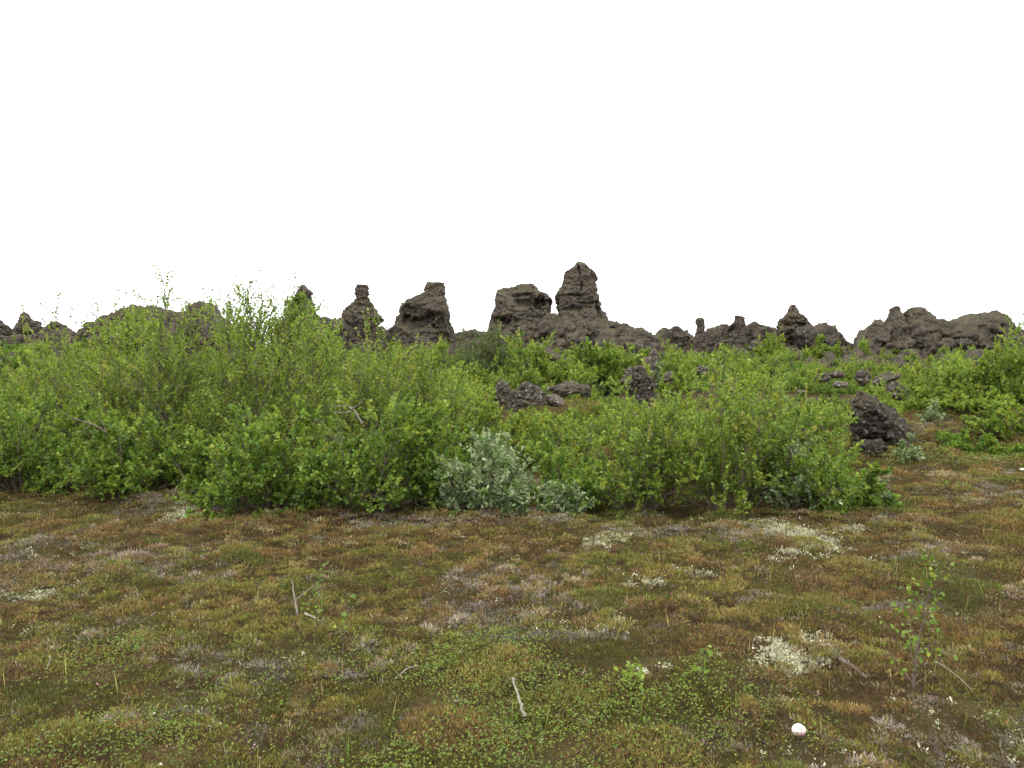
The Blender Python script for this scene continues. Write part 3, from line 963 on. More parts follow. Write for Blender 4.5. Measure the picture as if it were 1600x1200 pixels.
# right-hand group
GRT = 'birch shrubs at the right edge'
shrub('birch_shrub', 1478, 16.0, 560, 140, 'birch shrub behind big near-black boulder on the right', 'birch', GRT, leaf=.042)
shrub('birch_shrub', 1540, 15.6, 550, 190, 'broad birch shrub above the right-hand mound', 'birch', GRT, leaf=.042)
shrub('birch_shrub', 1620, 15.2, 540, 180, 'birch shrub cut by the right edge of the photo', 'birch', GRT, leaf=.042)
shrub('birch_shrub', 1520, 13.6, 630, 150, 'low birch shrub on crest of right-hand mound', 'birch', GRT, dens=.9, leaf=.04)
shrub('birch_shrub', 1600, 12.6, 625, 170, 'leafy birch shrub reaching furthest down at right edge', 'birch', GRT, dens=.9, leaf=.04)
shrub('willow_shrub', 1530, 12.0, 678, 150, 'low willow spreading on near side of right-hand mound', 'willow', GRT, dens=.7, leaf=.036)
shrub('willow_shrub', 1462, 14.4, 610, 90, 'birch shrub immediately behind the pale woolly willow on the mound', 'birch', GRT, dens=.9, leaf=.04)
# middle distance
GM = 'shrubs below the lava ridge'
shrub('willow_shrub', 765, 25.0, 512, 150, 'dull grey-green willow shrub below castle rock', 'dark', GM, leaf=.07)
shrub('birch_shrub', 830, 24.0, 520, 90, 'light green birch shrub climbing the front of castle rock', 'birch', GM, leaf=.06)
shrub('birch_shrub', 925, 23.0, 545, 150, 'rounded green birch shrub below tallest tower', 'birch', GM, leaf=.06, w=(3, 4, 3, 1, .1))
shrub('birch_shrub', 975, 26.0, 545, 90, 'narrow green birch shrub right of tallest tower foot', 'birch', GM, leaf=.06, w=(3, 4, 3, 1, .1))
shrub('birch_shrub', 1203, 38.0, 508, 40, 'upright birch shrub standing left of pyramid peak', 'birch', GM, leaf=.065, dens=.8)
shrub('birch_shrub', 1286, 38.0, 530, 46, 'rounded green shrub at right foot of pyramid peak', 'birch', GM, leaf=.065, dome=.3, dens=.8)
shrub('birch_shrub', 1590, 24.0, 500, 60, 'birch shoot rising against smooth-backed hump at right edge', 'birch', GM, leaf=.055, dens=.4, n_br=5, n_tw=3)
shrub('birch_shrub', 210, 24.0, 505, 200, 'birch shrub climbing front of broad lava dome', 'birch', GM, leaf=.06, w=(3, 4, 3, 1, .1))
shrub('birch_shrub', 470, 20.0, 490, 110, 'birch shrub hiding foot of leaning pillar', 'birch', GM, leaf=.055, w=(3, 4, 3, 1, .1))


# young trees: a trunk with a crown
def young_tree(name, px, D, top, wpx, label, group, trunk_r=.02, n_br=16, n_tw=6, n_lf=9, leaf=.036, crown0=.35, pal=BIRCH, w=(2, 4, 4, 2, .4), lean=(.05, 0), seed=1,
               cat='young tree', mleaf=None, p=None, spread=.5, mwood=None):
    rng = np.random.default_rng(seed)
    p = gp(px, D) if p is None else p
    hz = at(px, top, D)[2] - p[2]
    rx = wpx / 2 * D / F
    k = 14
    t = np.linspace(0, 1, k)
    T = np.zeros((1, k, 3))
    T[0, :, 0] = lean[0] * hz * t ** 1.5 + np.cumsum(rng.normal(0, .012 * hz, k)) * t
    T[0, :, 1] = lean[1] * hz * t ** 1.5 + np.cumsum(rng.normal(0, .012 * hz, k)) * t
    T[0, :, 2] = hz * t - .04 * (1 - t)
    tv, tf = tubes(T, (trunk_r * (1.05 - .95 * t))[None], 6)
    # branches
    tb = np.linspace(crown0, .97, n_br) + rng.uniform(-.02, .02, n_br)
    az = np.arange(n_br) * 2.4 + rng.uniform(-.4, .4, n_br)
    ln = rx * (1.15 - .95 * ((tb - crown0) / (1 - crown0)) ** 1.1) * rng.uniform(.7, 1.1, n_br)
    p0 = np.stack([np.interp(tb, t, T[0, :, i]) for i in range(3)], 1)
    d = np.stack([np.cos(az), np.sin(az), rng.uniform(.4, 1.0, n_br)], 1)
    d /= np.linalg.norm(d, axis=1, keepdims=True)
    t_ = np.linspace(0, 1, 6)[None, :, None]
    B = p0[:, None] + d[:, None] * ln[:, None, None] * t_ + np.array([0, 0, .25]) * ln[:, None, None] * t_ ** 2
    B += rng.normal(0, .03, B.shape) * ln[:, None, None] * t_
    bv, bf = tubes(B, trunk_r * .38 * (1.1 - .85 * t_[..., 0]) * np.ones((n_br, 1)), 4)
    n = n_br * n_tw
    pi = np.repeat(np.arange(n_br), n_tw)
    tp = rng.uniform(.15, 1, n)
    fi = np.minimum((tp * 5).astype(int), 4)
    fr = (tp * 5 - fi)[:, None]
    q0 = B[pi, fi] * (1 - fr) + B[pi, fi + 1] * fr
    rd = rng.normal(0, 1, (n, 3))
    rd /= np.linalg.norm(rd, axis=1, keepdims=True)
    dd = d[pi] * .5 + rd * .8 + np.array([0, 0, .4])
    dd /= np.linalg.norm(dd, axis=1, keepdims=True)
    l2 = ln[pi] * rng.uniform(.2, spread, n) + .03
    t4 = np.linspace(0, 1, 4)[None, :, None]
    W = q0[:, None] + dd[:, None] * l2[:, None, None] * t4
    wv, wf = tubes(W, trunk_r * .16 * (1.1 - .8 * t4[..., 0]) * np.ones((n, 1)), 3)
    m = n * n_lf
    tl = np.clip(np.linspace(.1, 1, n_lf)[None] + rng.uniform(-.08, .08, (n, n_lf)), 0, 1)[..., None]
    pos = (q0[:, None] + dd[:, None] * l2[:, None, None] * tl).reshape(m, 3)
    rd = rng.normal(0, 1, (m, 3))
    rd /= np.linalg.norm(rd, axis=1, keepdims=True)
    dl = np.repeat(dd, n_lf, 0) * .5 + rd * .8
    nr = rng.normal(0, .5, (m, 3)) + np.array([0, 0, 1])
    LV, LF = leaves(pos, dl, nr, leaf * rng.uniform(.7, 1.25, m), LEAF_R)
    c = np.repeat(pick(rng, pal, w, n), n_lf, 0) * rng.uniform(.75, 1.25, (m, 1))
    r = empty(name, p)
    tag(r, label, cat, group)
    mw = mwood or M_BARK
    build('trunk', np.concatenate([tv, bv, wv]), np.concatenate([tf, bf + len(tv), wf + len(tv) + len(bv)]), mw, parent=r)
    build('crown', LV, LF, mleaf or M_LEAF, cols=np.repeat(c, 6, 0), parent=r)
    return r


GT = 'young birches above the shrubs'
shrub('birch_tree', 400, 12.3, 460, 128, 'tallest young birch with airy crown against the sky', 'birch', GT, dens=1.35, cat='young tree', dome=.45, upright=.6, lowfill=.2, n_br=13, n_tw=6, w=(4, 4, 2, .8, .1), stemr=.016)
young_tree('birch_tree', 455, 12.8, 462, 90, 'shorter young birch in front of leaning pillar', GT, .02, 30, 10, 10, .036, .45, seed=4, w=(4, 4, 3, .8, .1))
young_tree('birch_tree', 292, 11.4, 466, 45, 'thin birch shoot with bare tip against sky left of tallest birch', GT, .012, 12, 3, 4, .032, .6, seed=5)
young_tree('birch_tree', 335, 11.8, 476, 60, 'sparse birch shoot beside the tallest birch', GT, .012, 14, 3, 5, .032, .6, seed=6)
young_tree('birch_tree', 190, 11.2, 490, 40, 'leftmost thin birch shoot above broad lava dome', GT, .011, 11, 3, 4, .032, .62, seed=7)
young_tree('birch_tree', 1122, 9.3, 543, 90, 'tall slender birch shoot with dark stem in right thicket', GT, .016, 16, 4, 6, .034, .55, seed=8, lean=(.08, 0), w=(1, 2, 4, 4, 1.5), mwood=M_DARKWOOD)
young_tree('birch_tree', 1210, 37.5, 478, 26, 'tiny bare-topped birch on skyline left of pyramid peak', GT, .02, 9, 3, 4, .05, .5, seed=9)

# saplings in the heath
GS = 'saplings in the heath'


def sapling(px, row, top, wpx, label, seed, **kw):
    g = ground(px, row)
    return young_tree('birch_sapling', px, g[1], top, wpx, label, GS, seed=seed, cat='sapling', p=g, **kw)


sapling(1425, 1085, 880, 130, 'straggly birch sapling with grey stem in right foreground', 11, trunk_r=.007, n_br=18, n_tw=2, n_lf=4, leaf=.026, crown0=.10, w=(4, 4, 2, .5, .1), lean=(.12, 0), spread=.7)
sapling(492, 1005, 890, 70, 'thin birch sapling right of white forked twig', 12, trunk_r=.004, n_br=9, n_tw=2, n_lf=3, leaf=.022, crown0=.1, w=(4, 3, 1, .2, 0))
sapling(535, 1030, 930, 60, 'smallest sapling with few leaves left of centre', 13, trunk_r=.004, n_br=6, n_tw=2, n_lf=2, leaf=.024, crown0=.2, w=(4, 3, 1, .2, 0))
sapling(1098, 1075, 1015, 40, 'short sapling with round leaves right of centre', 14, trunk_r=.003, n_br=6, n_tw=2, n_lf=2, leaf=.026, crown0=.2, w=(3, 3, 1, .2, 0))
sapling(990, 1090, 1045, 50, 'bright green sapling low in the foreground centre', 15, trunk_r=.003, n_br=9, n_tw=3, n_lf=4, leaf=.022, crown0=.1, w=(0, 2, 3, 2, .2))
sapling(1160, 812, 772, 24, 'yellow-green seedling at front of dead twig tangle', 16, trunk_r=.004, n_br=10, n_tw=3, n_lf=4, leaf=.035, crown0=.1, w=(0, 2, 3, 3, .2))


# ------------------------------------------------------------------ low scrub covering the slope: one mass
def make_scrub():
    rng = np.random.default_rng(77)
    protos = []
    for q in range(5):
        pal, w = ((BIRCH, (3, 4, 3, 1, .2)), (BIRCH, (2, 4, 4, 2, .4)), (BIRCH, (1, 3, 5, 3, .6)), (DARKG, (3, 4, 3, 1, 1)), (GREEN, (3, 4, 2, .6, .1)))[q]
        protos.append(grow(rng, .75, .75, .75, 10, 6, 4, 11, .046, pal, w, dome=.6, stemr=.011, leaf_j=.35))
    LVs, LFs, LCs = [], [], []
    WVs, WFs = [], []
    lo = wo = 0
    n = 0
    low = [(rng.uniform(735, 945), rng.uniform(12.8, 16.0), rng.uniform(.30, .48)) for _ in range(70)]
    low += [(rng.uniform(930, 1330), rng.uniform(13.5, 20.0), rng.uniform(.32, .52)) for _ in range(130)]
    low += [(rng.uniform(930, 1440), rng.uniform(23.0, 33.0), rng.uniform(.5, .8)) for _ in range(110)]
    low += [(rng.uniform(780, 1180), rng.uniform(31.0, 37.0), rng.uniform(.6, .95)) for _ in range(70)]
    while n < 1200:
        D = 13.0 + 33 * rng.random() ** 1.15
        px = rng.uniform(-140, 1740)
        if n < len(low):
            px, D, s0 = low[n]
        x = (px - 800) / F * D
        if n >= len(low):
            if D < 18.8 and 745 < px < 935:          # the gap with the mossy mound
                continue
            if D < 15 and px > 1385:
                continue
            if D < 23 and 1255 < px < 1430 and D > 12:
                if rng.random() < .5:
                    continue
            if rng.random() < .2 and fbm(np.array([[x * .25, D * .25, 3.]]), 2, 4)[0] < 0:
                continue
        s = rng.uniform(.55, 1.15)
        if D < 23 and 945 < px < 1350:
            s *= .62
        if px < 700:
            s *= 1.15
        if D > 33:
            s *= .85
        if D < 22 and 940 < px < 1330:
            s *= .7
        if n < len(low):
            s = s0
        a = rng.uniform(0, 6.28)
        c, sn = math.cos(a) * s, math.sin(a) * s
        M = np.array([[c, -sn, 0], [sn, c, 0], [0, 0, s * rng.uniform(.75, 1.2)]])
        z = float(H(x, D)[0])
        q = rng.choice(5, p=(.3, .25, .15, .15, .15))
        (wv, wf), (lv, lf, lc) = protos[q]
        off = np.array([x, D, z])
        LVs.append(lv @ M.T + off)
        LFs.append(lf + lo)
        LCs.append(lc * rng.uniform(.85, 1.15))
        lo += len(lv)
        WVs.append(wv @ M.T + off)
        WFs.append(wf + wo)
        wo += len(wv)
        n += 1
    r = empty('scrub', (0, 25, .6))
    tag(r, 'low green birch and willow scrub covering slope below the ridge', 'scrub', kind='stuff')
    for o in (build('foliage', np.concatenate(LVs), np.concatenate(LFs), M_LEAF, cols=np.concatenate(LCs)),
              build('stems', np.concatenate(WVs), np.concatenate(WFs), M_BARK)):
        o.parent = r
        o.location = (0, -25, -.6)
        o['kind'] = 'stuff'


make_scrub()

# ------------------------------------------------------------------ heath cover
LICHEN = [  # px, row, width px, height px, amount
    (1252, 838, 90, 34, 'large cream lichen cushion at foot of right shrubs'),
    (1215, 872, 60, 22, 'loose cream lichen patch left below large lichen cushion'),
    (1325, 832, 40, 18, 'small cream lichen patch right of large lichen cushion'),
    (1235, 1040, 95, 50, 'cream lichen patch nearest the white stone'),
    (1285, 1012, 80, 26, 'greyish lichen fringe above the near cream patch'),
    (955, 845, 90, 26, 'thin pale lichen scatter in front of centre shrubs'),
    (310, 806, 66, 26, 'cream lichen cushion at foot of left shrubs'),
    (270, 815, 40, 16, 'greenish lichen patch left beside left cushion'),
    (1005, 915, 66, 16, 'thin whitish lichen streak in middle of heath'),
    (965, 982, 60, 13, 'small pale lichen streak below the middle one'),
    (1090, 900, 70, 14, 'grey lichen streak right of the middle one'),
    (85, 935, 90, 24, 'pale lichen streak on the left heath'),
    (1010, 1060, 60, 12, 'faint cream lichen spots in centre foreground'),
    (15, 935, 40, 14, 'cream lichen patch at left edge'),
]
LPOS = []
for (px, row, wp, hp, lab) in LICHEN:
    g = ground(px, row)
    g1 = ground(px, row - hp / 2)
    g2 = ground(px, row + hp / 2)
    LPOS.append((g[0], g[1], wp / 2 * g[1] / F, max(.06, (g1[1] - g2[1]) / 2)))


def lichen_mask(x, y):
    m = np.zeros_like(x)
    for (cx, cy, rx, ry) in LPOS:
        m = np.maximum(m, np.clip(1.4 - ((x - cx) / rx) ** 2 - ((y - cy) / ry) ** 2, 0, 1))
    return m


def sprigs(pos, d, ln, wd, seed):
    """narrow kite-shaped sprigs: 4 verts, one bent quad"""
    rng = np.random.default_rng(seed)
    d = d / (np.linalg.norm(d, axis=1, keepdims=True) + 1e-9)
    r = rng.normal(0, 1, pos.shape)
    s = np.cross(d, r)
    s /= np.linalg.norm(s, axis=1, keepdims=True) + 1e-9
    n = len(pos)
    V = np.stack([pos, pos + d * (ln * .55)[:, None] - s * (wd / 2)[:, None], pos + d * ln[:, None], pos + d * (ln * .6)[:, None] + s * (wd / 2)[:, None]], 1)
    f = np.arange(n * 4).reshape(n, 4)
    return V.reshape(-1, 3), f


def fan(rng, n, d0, d1, pw=1.0, margin=1.4):
    """points on the visible heath, denser near the camera"""
    D = (d0 ** pw + (d1 ** pw - d0 ** pw) * rng.random(n)) ** (1 / pw)
    x = rng.uniform(-1, 1, n) * (.70 * D + margin)
    return x, D


STONE = ground(1248, 1160)
PALH = np.array([[.142, .088, .036],   # rust
                 [.080, .052, .028],   # dark rust
                 [.124, .114, .028],   # olive
                 [.088, .104, .026],   # green
                 [.205, .182, .158],   # grey mauve dead twigs
                 [.225, .190, .105],   # straw
                 [.155, .122, .040],   # ochre
                 [.250, .205, .178]]) * 1.13  # pinkish grey


def cells(x, y, s, seed):
    X, Y = x * s, y * s
    ix, iy = np.floor(X).astype(np.int64), np.floor(Y).astype(np.int64)
    best = np.full(len(x), 9.0)
    bi, bj = ix.copy(), iy.copy()
    for dx in (-1, 0, 1):
        for dy in (-1, 0, 1):
            a, b = ix + dx, iy + dy
            d = np.hypot(a + _hash(a, b, a * 0, seed) - X, b + _hash(a, b, a * 0, seed + 1) - Y)
            m = d < best
            best = np.where(m, d, best)
            bi, bj = np.where(m, a, bi), np.where(m, b, bj)
    return best, X, Y, (bi, bj)


def make_heath():
    rng = np.random.default_rng(9)
    nt_ = 310000
    x, y = fan(rng, nt_, 2.0, 17.0, .75)
    k1 = f2d(x, y, .55, 4, 31)
    k2 = f2d(x, y, 1.3, 4, 37)
    k3 = f2d(x, y, 2.8, 3, 41)
    k4 = f2d(x * .7, y * 1.4, 1.1, 4, 47)
    sm = lambda v, a, b: np.clip((v - a) / (b - a), 0, 1)
    P = np.stack([.9 + 1.2 * sm(k1, -.1, .5), .7 + 1.0 * sm(k3, 0, .5), .8 + 2.0 * sm(-k1 + .4 * k2, -.1, .5), .25 + 1.6 * sm(k2, .1, .55),
                  .12 + 2.6 * sm(k4, .18, .5), .16 + .25 * sm(k3, .2, .5), .5 + .9 * sm(-k2, 0, .5), .06 + 1.1 * sm(k4 + .3 * k3, .28, .6)], 1)
    P /= P.sum(1, keepdims=True)
    cum = P.cumsum(1)
    sp = (rng.random(nt_)[:, None] > cum).sum(1).clip(0, 7)
    # cushions: every cushion has one main species and a domed outline
    wx = x + .06 * f2d(x, y, 4, 3, 66)
    wy = y + .06 * f2d(x, y, 4, 3, 67)
    f1, _, _, hid = cells(wx, wy, 1 / .13, 12)
    g1, _, _, hjd = cells(wx, wy, 1 / .40, 14)
    big = f2d(x, y, .8, 3, 68) > .0
    f1 = np.where(big, g1, f1)
    hid = (np.where(big, hjd[0] + 5000, hid[0]), np.where(big, hjd[1], hid[1]))
    hc = _hash(hid[0], hid[1], hid[0] * 0, 77)
    spc = (hc[:, None] > cum).sum(1).clip(0, 7)
    sp = np.where(rng.random(nt_) < .52, spc, sp)
    hb = _hash(hid[0], hid[1], hid[0] * 0, 78)
    dome = np.clip(1 - (f1 / .72) ** 2, 0, 1) * (.35 + .65 * hb)
    keep = (rng.random(nt_) > .45 * lichen_mask(x, y)) & (rng.random(nt_) < .55 + .8 * dome)
    keep &= (x - STONE[0]) ** 2 + (y - STONE[1]) ** 2 > .055 ** 2
    x, y, sp, dome, hb = x[keep], y[keep], sp[keep], dome[keep], hb[keep]
    nt_ = len(x)
    z = H(x, y)
    nb = 8
    n = nt_ * nb
    sc_ = np.clip((y / 5.0) ** .55, .7, 2.0)
    S = np.repeat(sc_, nb)
    ox = rng.normal(0, .015, n) * S
    oy = rng.normal(0, .015, n) * S
    px = np.repeat(x, nb) + ox
    py = np.repeat(y, nb) + oy
    pz = np.repeat(z + dome * .072 - .006, nb) * 1.0
    d = rng.normal(0, .62, (n, 3)) + np.array([0, 0, 1.0]) + np.stack([ox, oy, 0 * ox], 1) * 28
    hh = np.repeat(rng.uniform(.014, .034, nt_) * (.75 + .6 * dome), nb) * rng.uniform(.6, 1.25, n) * S ** .5
    wd = rng.uniform(.0036, .0070, n) * S
    grey = np.repeat((sp == 4) | (sp == 7), nb)
    wd = np.where(grey, wd * .6, wd)
    d[grey] += rng.normal(0, .7, (int(grey.sum()), 3))
    d[:, 2] = np.abs(d[:, 2]) + .15
    V, f = sprigs(np.stack([px, py, pz], 1), d, hh, wd, 3)
    c = np.repeat(PALH[sp], nb, 0) * np.repeat(rng.uniform(.75, 1.25, nt_) * (.62 + .76 * hb), nb)[:, None] * rng.uniform(.7, 1.35, (n, 1))
    o = build('heather', V, f, M_HEATH, cols=np.repeat(c, 4, 0))
    tag(o, 'rusty brown and olive heather and crowberry covering the heath', 'heather', kind='stuff')


make_heath()


def make_bilberry():
    """bright small round leaves in the foreground centre"""
    rng = np.random.default_rng(19)
    n = 110000
    x, y = fan(rng, n, 2.2, 14.0, 1.0)
    k = f2d(x, y, 1.5, 4, 61)
    gx, gy = -.05, 3.5
    core = np.exp(-((x - gx) / 1.0) ** 2 - ((y - gy) / .95) ** 2)
    pr = np.clip(core * 1.25 * np.clip(.75 + 1.2 * k, .1, 1) + (k - .42) * .5, 0, 1)
    for (cx, cy, rx, ry, a) in ((8.6, 12.1, 1.7, 1.0, .9), (7.0, 11.6, 1.0, .8, .6), (-2.2, 4.2, .5, .4, .5), (3.6, 3.3, .5, .4, .35), (-1.6, 3.2, .5, .3, .6)):
        pr = np.maximum(pr, a * np.exp(-((x - cx) / rx) ** 2 - ((y - cy) / ry) ** 2))
    keep = rng.random(n) < pr
    x, y = x[keep], y[keep]
    z = H(x, y)
    nl = 6
    m = len(x) * nl
    pos = np.stack([np.repeat(x, nl) + rng.normal(0, .02, m), np.repeat(y, nl) + rng.normal(0, .02, m), np.repeat(z, nl) + rng.uniform(.03, .095, m)], 1)
    d = rng.normal(0, 1, (m, 3)) * np.array([1, 1, .4])
    nr = rng.normal(0, .45, (m, 3)) + np.array([0, 0, 1])
    V, f = leaves(pos, d, nr, rng.uniform(.007, .014, m) * np.repeat(np.clip(y / 5, 1, 2), nl), LEAF_R)
    c = np.repeat(pick(rng, [(.095, .155, .022), (.14, .205, .028), (.18, .235, .035), (.21, .22, .04)], (3, 4, 2, .7), len(x)), nl, 0) * rng.uniform(.75, 1.25, (m, 1))
    o = build('bilberry_leaves', V, f, M_LEAF, cols=np.repeat(c, 6, 0))
    tag(o, 'bright green bilberry leaves creeping through the heath', 'ground cover', kind='stuff')


make_bilberry()


def lichen_mesh(rng, x, y, size, n_each, big=1.0):
    m = len(x) * n_each
    z = H(x, y)
    off = rng.normal(0, .016, (m, 3)) * np.repeat(size, n_each)[:, None] * np.array([1, 1, .6])
    pos = np.stack([np.repeat(x, n_each), np.repeat(y, n_each), np.repeat(z + .022 * size, n_each)], 1) + off
    pos[:, 2] = np.maximum(pos[:, 2], np.repeat(z, n_each) + .004)
    d = rng.normal(0, 1, (m, 3)) + np.array([0, 0, .7])
    V, f = sprigs(pos, d, rng.uniform(.010, .024, m) * np.repeat(size, n_each) ** .5 * big, rng.uniform(.006, .012, m) * np.repeat(size, n_each) ** .5 * big, 8)
    c = pick(rng, [(.46, .44, .28), (.54, .52, .37), (.36, .37, .23), (.44, .38, .28), (.26, .24, .18)], (3, 3, 2, 1, 1), len(x))
    c = np.repeat(c, n_each, 0) * rng.uniform(.75, 1.15, (m, 1))
    return V, f, np.repeat(c, 4, 0)


def make_lichen():
    for k, ((px, row, wp, hp, lab), (cx, cy, rx, ry)) in enumerate(zip(LICHEN, LPOS)):
        rng = np.random.default_rng(400 + k)
        area = rx * ry * 3.14
        dense = 1.0 if k in (0, 3, 6) else .42
        n = int(area * 2500 * dense * min(1, (5.5 / cy) ** .8)) + 25
        a = rng.uniform(0, 6.28, n)
        r = rng.random(n) ** .62 * (1.1 + .25 * np.sin(3 * a + k) + .2 * rng.normal(0, 1, n))
        x = cx + np.cos(a) * r * rx
        y = cy + np.sin(a) * r * ry
        kk = f2d(x, y, 6.0, 3, 70 + k)
        ok = kk > np.quantile(kk, .25 if dense == 1 else .45) + .25 * (rng.random(len(x)) - .5)
        x, y = x[ok], y[ok]
        V, f, c = lichen_mesh(rng, x, y, rng.uniform(.6, 1.15, len(x)) * (cy / 5) ** .3, 16)
        loc = np.array([cx, cy, float(H(cx, cy)[0])])
        o = build('lichen_patch', V - loc, f, M_LICHEN, cols=c, loc=loc)
        tag(o, lab, 'lichen', 'cream lichen patches in the heath')
    rng = np.random.default_rng(71)
    x, y = fan(rng, 15000, 2.3, 11, 1.1)
    k = f2d(x * .7, y * 1.3, 1.2, 4, 47) + .5 * f2d(x, y, 4, 2, 91)
    ok = rng.random(len(x)) < np.clip((k - .28) * 1.1, .012, .5)
    x, y = x[ok], y[ok]
    V, f, c = lichen_mesh(rng, x, y, rng.uniform(.4, 1.0, len(x)), 9)
    o = build('lichen_crumbs', V, f, M_LICHEN, cols=c)
    tag(o, 'scattered crumbs of pale lichen between the heather', 'lichen', kind='stuff')


make_lichen()


# thin grass spikes
def make_grass():
    rng = np.random.default_rng(23)
    n = 900
    x, y = fan(rng, n, 2.4, 12, 1.1)
    z = H(x, y)
    d = rng.normal(0, .12, (n, 3)) + np.array([0, 0, 1])
    V, f = sprigs(np.stack([x, y, z], 1), d, rng.uniform(.06, .15, n), rng.uniform(.004, .007, n), 5)
    c = pick(rng, [(.20, .22, .05), (.32, .30, .10), (.30, .22, .10), (.12, .20, .03)], (3, 2, 2, 2), n)
    o = build('grass', V, f, M_HEATH, cols=np.repeat(c, 4, 0))
    tag(o, 'thin grass and clubmoss spikes standing above the heather', 'grass', kind='stuff')
    n = 260
    x, y = fan(rng, n, 2.4, 8, 1.1)
    pos = np.stack([x, y, H(x, y) + .045], 1)
    pos = np.repeat(pos, 5, 0) + rng.normal(0, .009, (n * 5, 3))
    V, f = sprigs(pos, rng.normal(0, 1, (n * 5, 3)), rng.uniform(.006, .012, n * 5), rng.uniform(.004, .009, n * 5), 6)
    c = np.repeat(pick(rng, [(.42, .17, .24), (.50, .28, .32), (.40, .12, .05)], (3, 3, 1), n), 20, 0)
    o = build('heath_flowers', V, f, M_HEATH, cols=c)
    tag(o, 'tiny pink and red blossoms dotted through the heather', 'flowers', kind='stuff')


make_grass()


# ------------------------------------------------------------------ single small things
def stick(name, pts, r0, r1, label, cat, mat, group=None, sides=7, forks=(), seed=1):
    rng = np.random.default_rng(seed)
    base = np.array(pts[0], float)
    out = []
    for pl, a, b in [(pts, r0, r1)] + list(forks):
        pl = np.array(pl, float) - base
        k = 14
        s = np.linspace(0, 1, len(pl))
        t = np.linspace(0, 1, k)
        P = np.stack([np.interp(t, s, pl[:, i]) for i in range(3)], 1)
        L = float(np.linalg.norm(pl[-1] - pl[0]))
        P[1:-1] += rng.normal(0, .005 * L, (k - 2, 3))
        rad = (a + (b - a) * t) * rng.uniform(.85, 1.15, k)
        rad[-1] *= .3
        out.append(tubes(P[None], rad[None], sides))
    V = np.concatenate([v for v, _ in out])
    off = 0
    fs = []
    for v, f in out:
        fs.append(f + off)
        off += len(v)
    o = build(name, V, np.concatenate(fs), mat, smooth=True, loc=base)
    return tag(o, label, cat, group)


def up(px, row, D):
    return at(px, row, D)


def lift(px, row, h):
    return ground(px, row) + np.array([0, 0, h])


g = ground(465, 962)
D0 = g[1]
stick('forked_twig', [lift(466, 965, .0), up(461, 940, D0), up(456, 905, D0 + .03)], .007, .003, 'white bare forked twig standing upright in left heath', 'twig', M_DEAD,
      forks=[([up(461, 938, D0), up(478, 925, D0 + .02), up(493, 912, D0 + .05)], .004, .0015)], seed=2)
stick('stick', [lift(820, 1140, .05), lift(810, 1113, .065), lift(800, 1087, .085)], .0085, .004, 'thick pale stick lying in bottom centre foreground', 'stick', M_DEAD, seed=3)
stick("dark_log", [lift(1312, 1046, .05), lift(1332, 1060, .055), lift(1354, 1078, .05)], .011, .008, 'short dark weathered log right of near lichen patch', 'log', M_DARKWOOD, seed=4)
stick('twig', [lift(1464, 1060, .08), lift(1495, 1078, .07), lift(1520, 1098, .05)], .0022, .0014, 'thin white twig lying right of straggly sapling', 'twig', M_DEAD, seed=5)
stick('twig', [lift(622, 1074, .05), lift(636, 1064, .06), lift(654, 1060, .06)], .004, .002, 'short curved pale twig left of centre in foreground', 'twig', M_DEAD, seed=6)
stick('twig', [lift(476, 970, .04), lift(495, 980, .05), lift(515, 992, .04)], .008, .004, 'pale broken root lying below white forked twig', 'twig', M_DEAD, seed=7)
stick('twig', [lift(75, 1058, .04), lift(79, 1050, .08), lift(76, 1042, .05)], .003, .002, 'small curled white twig on left foreground heath', 'twig', M_DEAD, seed=8)
# bare branches among the shrubs
B = 8.75
stick('bare_branch', [up(566, 662, B), up(556, 645, B), up(549, 636, B)], .012, .008, 'pale bare forked branch amid left thicket', 'branch', M_DEAD, seed=9,
      forks=[([up(549, 638, B), up(538, 630, B), up(526, 622, B), ], .008, .002), ([up(545, 634, B), up(530, 634, B + .1), up(513, 636, B + .1)], .006, .002),
             ([up(549, 640, B), up(560, 632, B - .1), up(572, 622, B - .1)], .006, .002), ([up(548, 643, B), up(535, 646, B - .1), up(515, 641, B)], .006, .002)])
B = 9.0
stick('bare_branch', [up(186, 698, B), up(170, 677, B), up(150, 664, B), up(125, 657, B), up(95, 645, B)], .016, .004, 'dark bare branch arching left in left thicket', 'branch', M_BARK, seed=10,
      forks=[([up(168, 676, B), up(160, 660, B), up(152, 648, B)], .010, .003), ([up(142, 662, B), up(130, 675, B - .1), up(122, 685, B - .1)], .005, .002)])


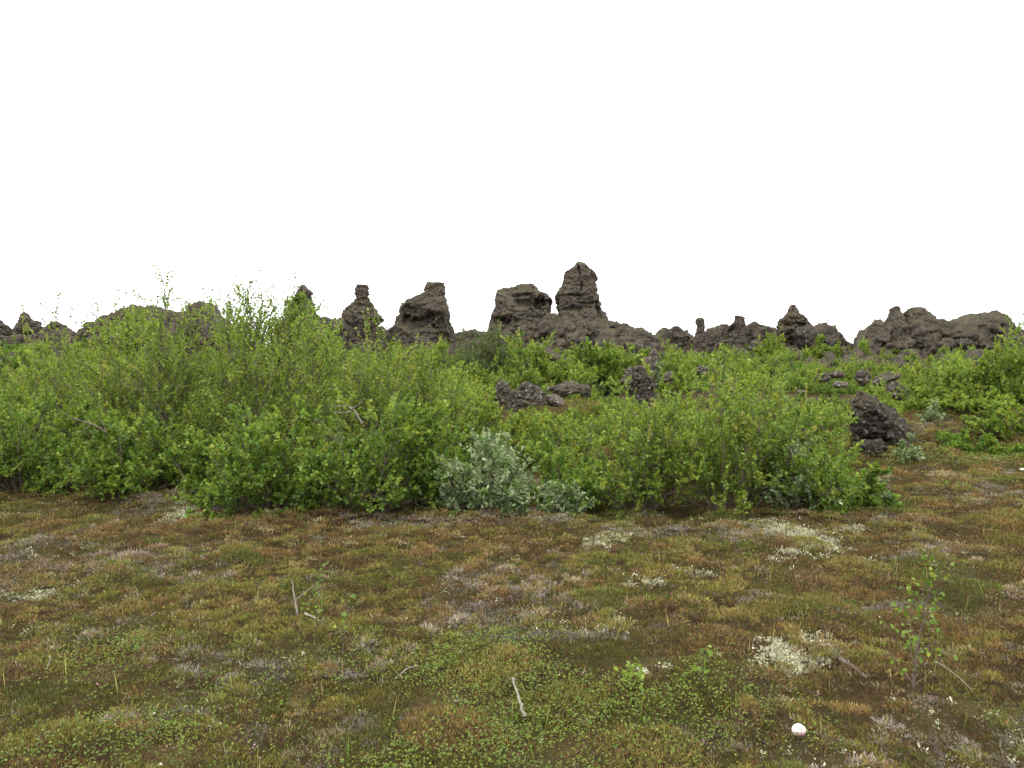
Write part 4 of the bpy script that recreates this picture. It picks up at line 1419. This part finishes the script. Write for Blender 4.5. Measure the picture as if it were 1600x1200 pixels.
def tangle():
    rng = np.random.default_rng(55)
    c = gp(1185, 8.55)
    n, k = 60, 7
    a = rng.uniform(-.5, .5, n) + np.where(rng.random(n) < .5, 0, np.pi)
    ln = rng.uniform(.2, .5, n)
    t = np.linspace(-.5, .5, k)
    P = np.zeros((n, k, 3))
    cx = rng.normal(0, .28, n)
    cy = rng.normal(0, .14, n)
    cz = rng.uniform(.06, .34, n)
    P[:, :, 0] = cx[:, None] + np.cos(a)[:, None] * ln[:, None] * t
    P[:, :, 1] = cy[:, None] + np.sin(a)[:, None] * ln[:, None] * t
    P[:, :, 2] = cz[:, None] + rng.normal(0, .25, (n, 1)) * t * ln[:, None] - .5 * (t ** 2) * ln[:, None] * rng.uniform(-.5, 1, (n, 1))
    P += rng.normal(0, .014, P.shape)
    P[:, :, 2] = np.maximum(P[:, :, 2], .02)
    V, f = tubes(P, np.full((n, k), .0035) * rng.uniform(.6, 1.5, (n, 1)), 4)
    o = build('dead_twig_tangle', V, f, M_GREYWOOD, loc=c)
    tag(o, 'tangle of grey dead twigs at foot of right thicket', 'dead twigs')


tangle()


def white_stone():
    m = Mat('white_stone')
    tc = m.n('ShaderNodeTexCoord').outputs['Object']
    sep = m.n('ShaderNodeSeparateXYZ')
    m.l(tc, sep.inputs[0])
    k = m.math('ADD', m.math('SUBTRACT', m.math('MULTIPLY', sep.outputs['Z'], 18), m.math('MULTIPLY', sep.outputs['X'], 6)), m.math('MULTIPLY', m.noise(tc, 30, 3), .5))
    col = m.ramp(k, [(.30, (.36, .13, .18)), (.60, (.62, .45, .45)), (.95, (.66, .64, .60))])
    p = m.n('ShaderNodeBsdfPrincipled')
    p.inputs['Roughness'].default_value = .7
    m.l(col, p.inputs['Base Color'])
    m.l(p.outputs[0], m.out.inputs['Surface'])
    g_ = STONE
    o = boulder('white_stone', g_ + (0, 0, .030), .030, .027, .024, 'small white rounded stone with pinkish underside in right foreground', m.m, 61, cat='stone', amp=.12, n=40, sink=.3)
    return o


white_stone()
# two pale stones on the far right heath
boulder('pale_stone', ground(1572, 744) + (0, 0, .02), .10, .06, .022, 'flat whitish stone on heath near right edge', M_SLAB, 62, cat='stone', n=40)
boulder('pale_stone', ground(1597, 739) + (0, 0, .01), .035, .03, .03, 'small white and pink stone at right edge', bpy.data.materials['white_stone'], 63, cat='stone', n=40)
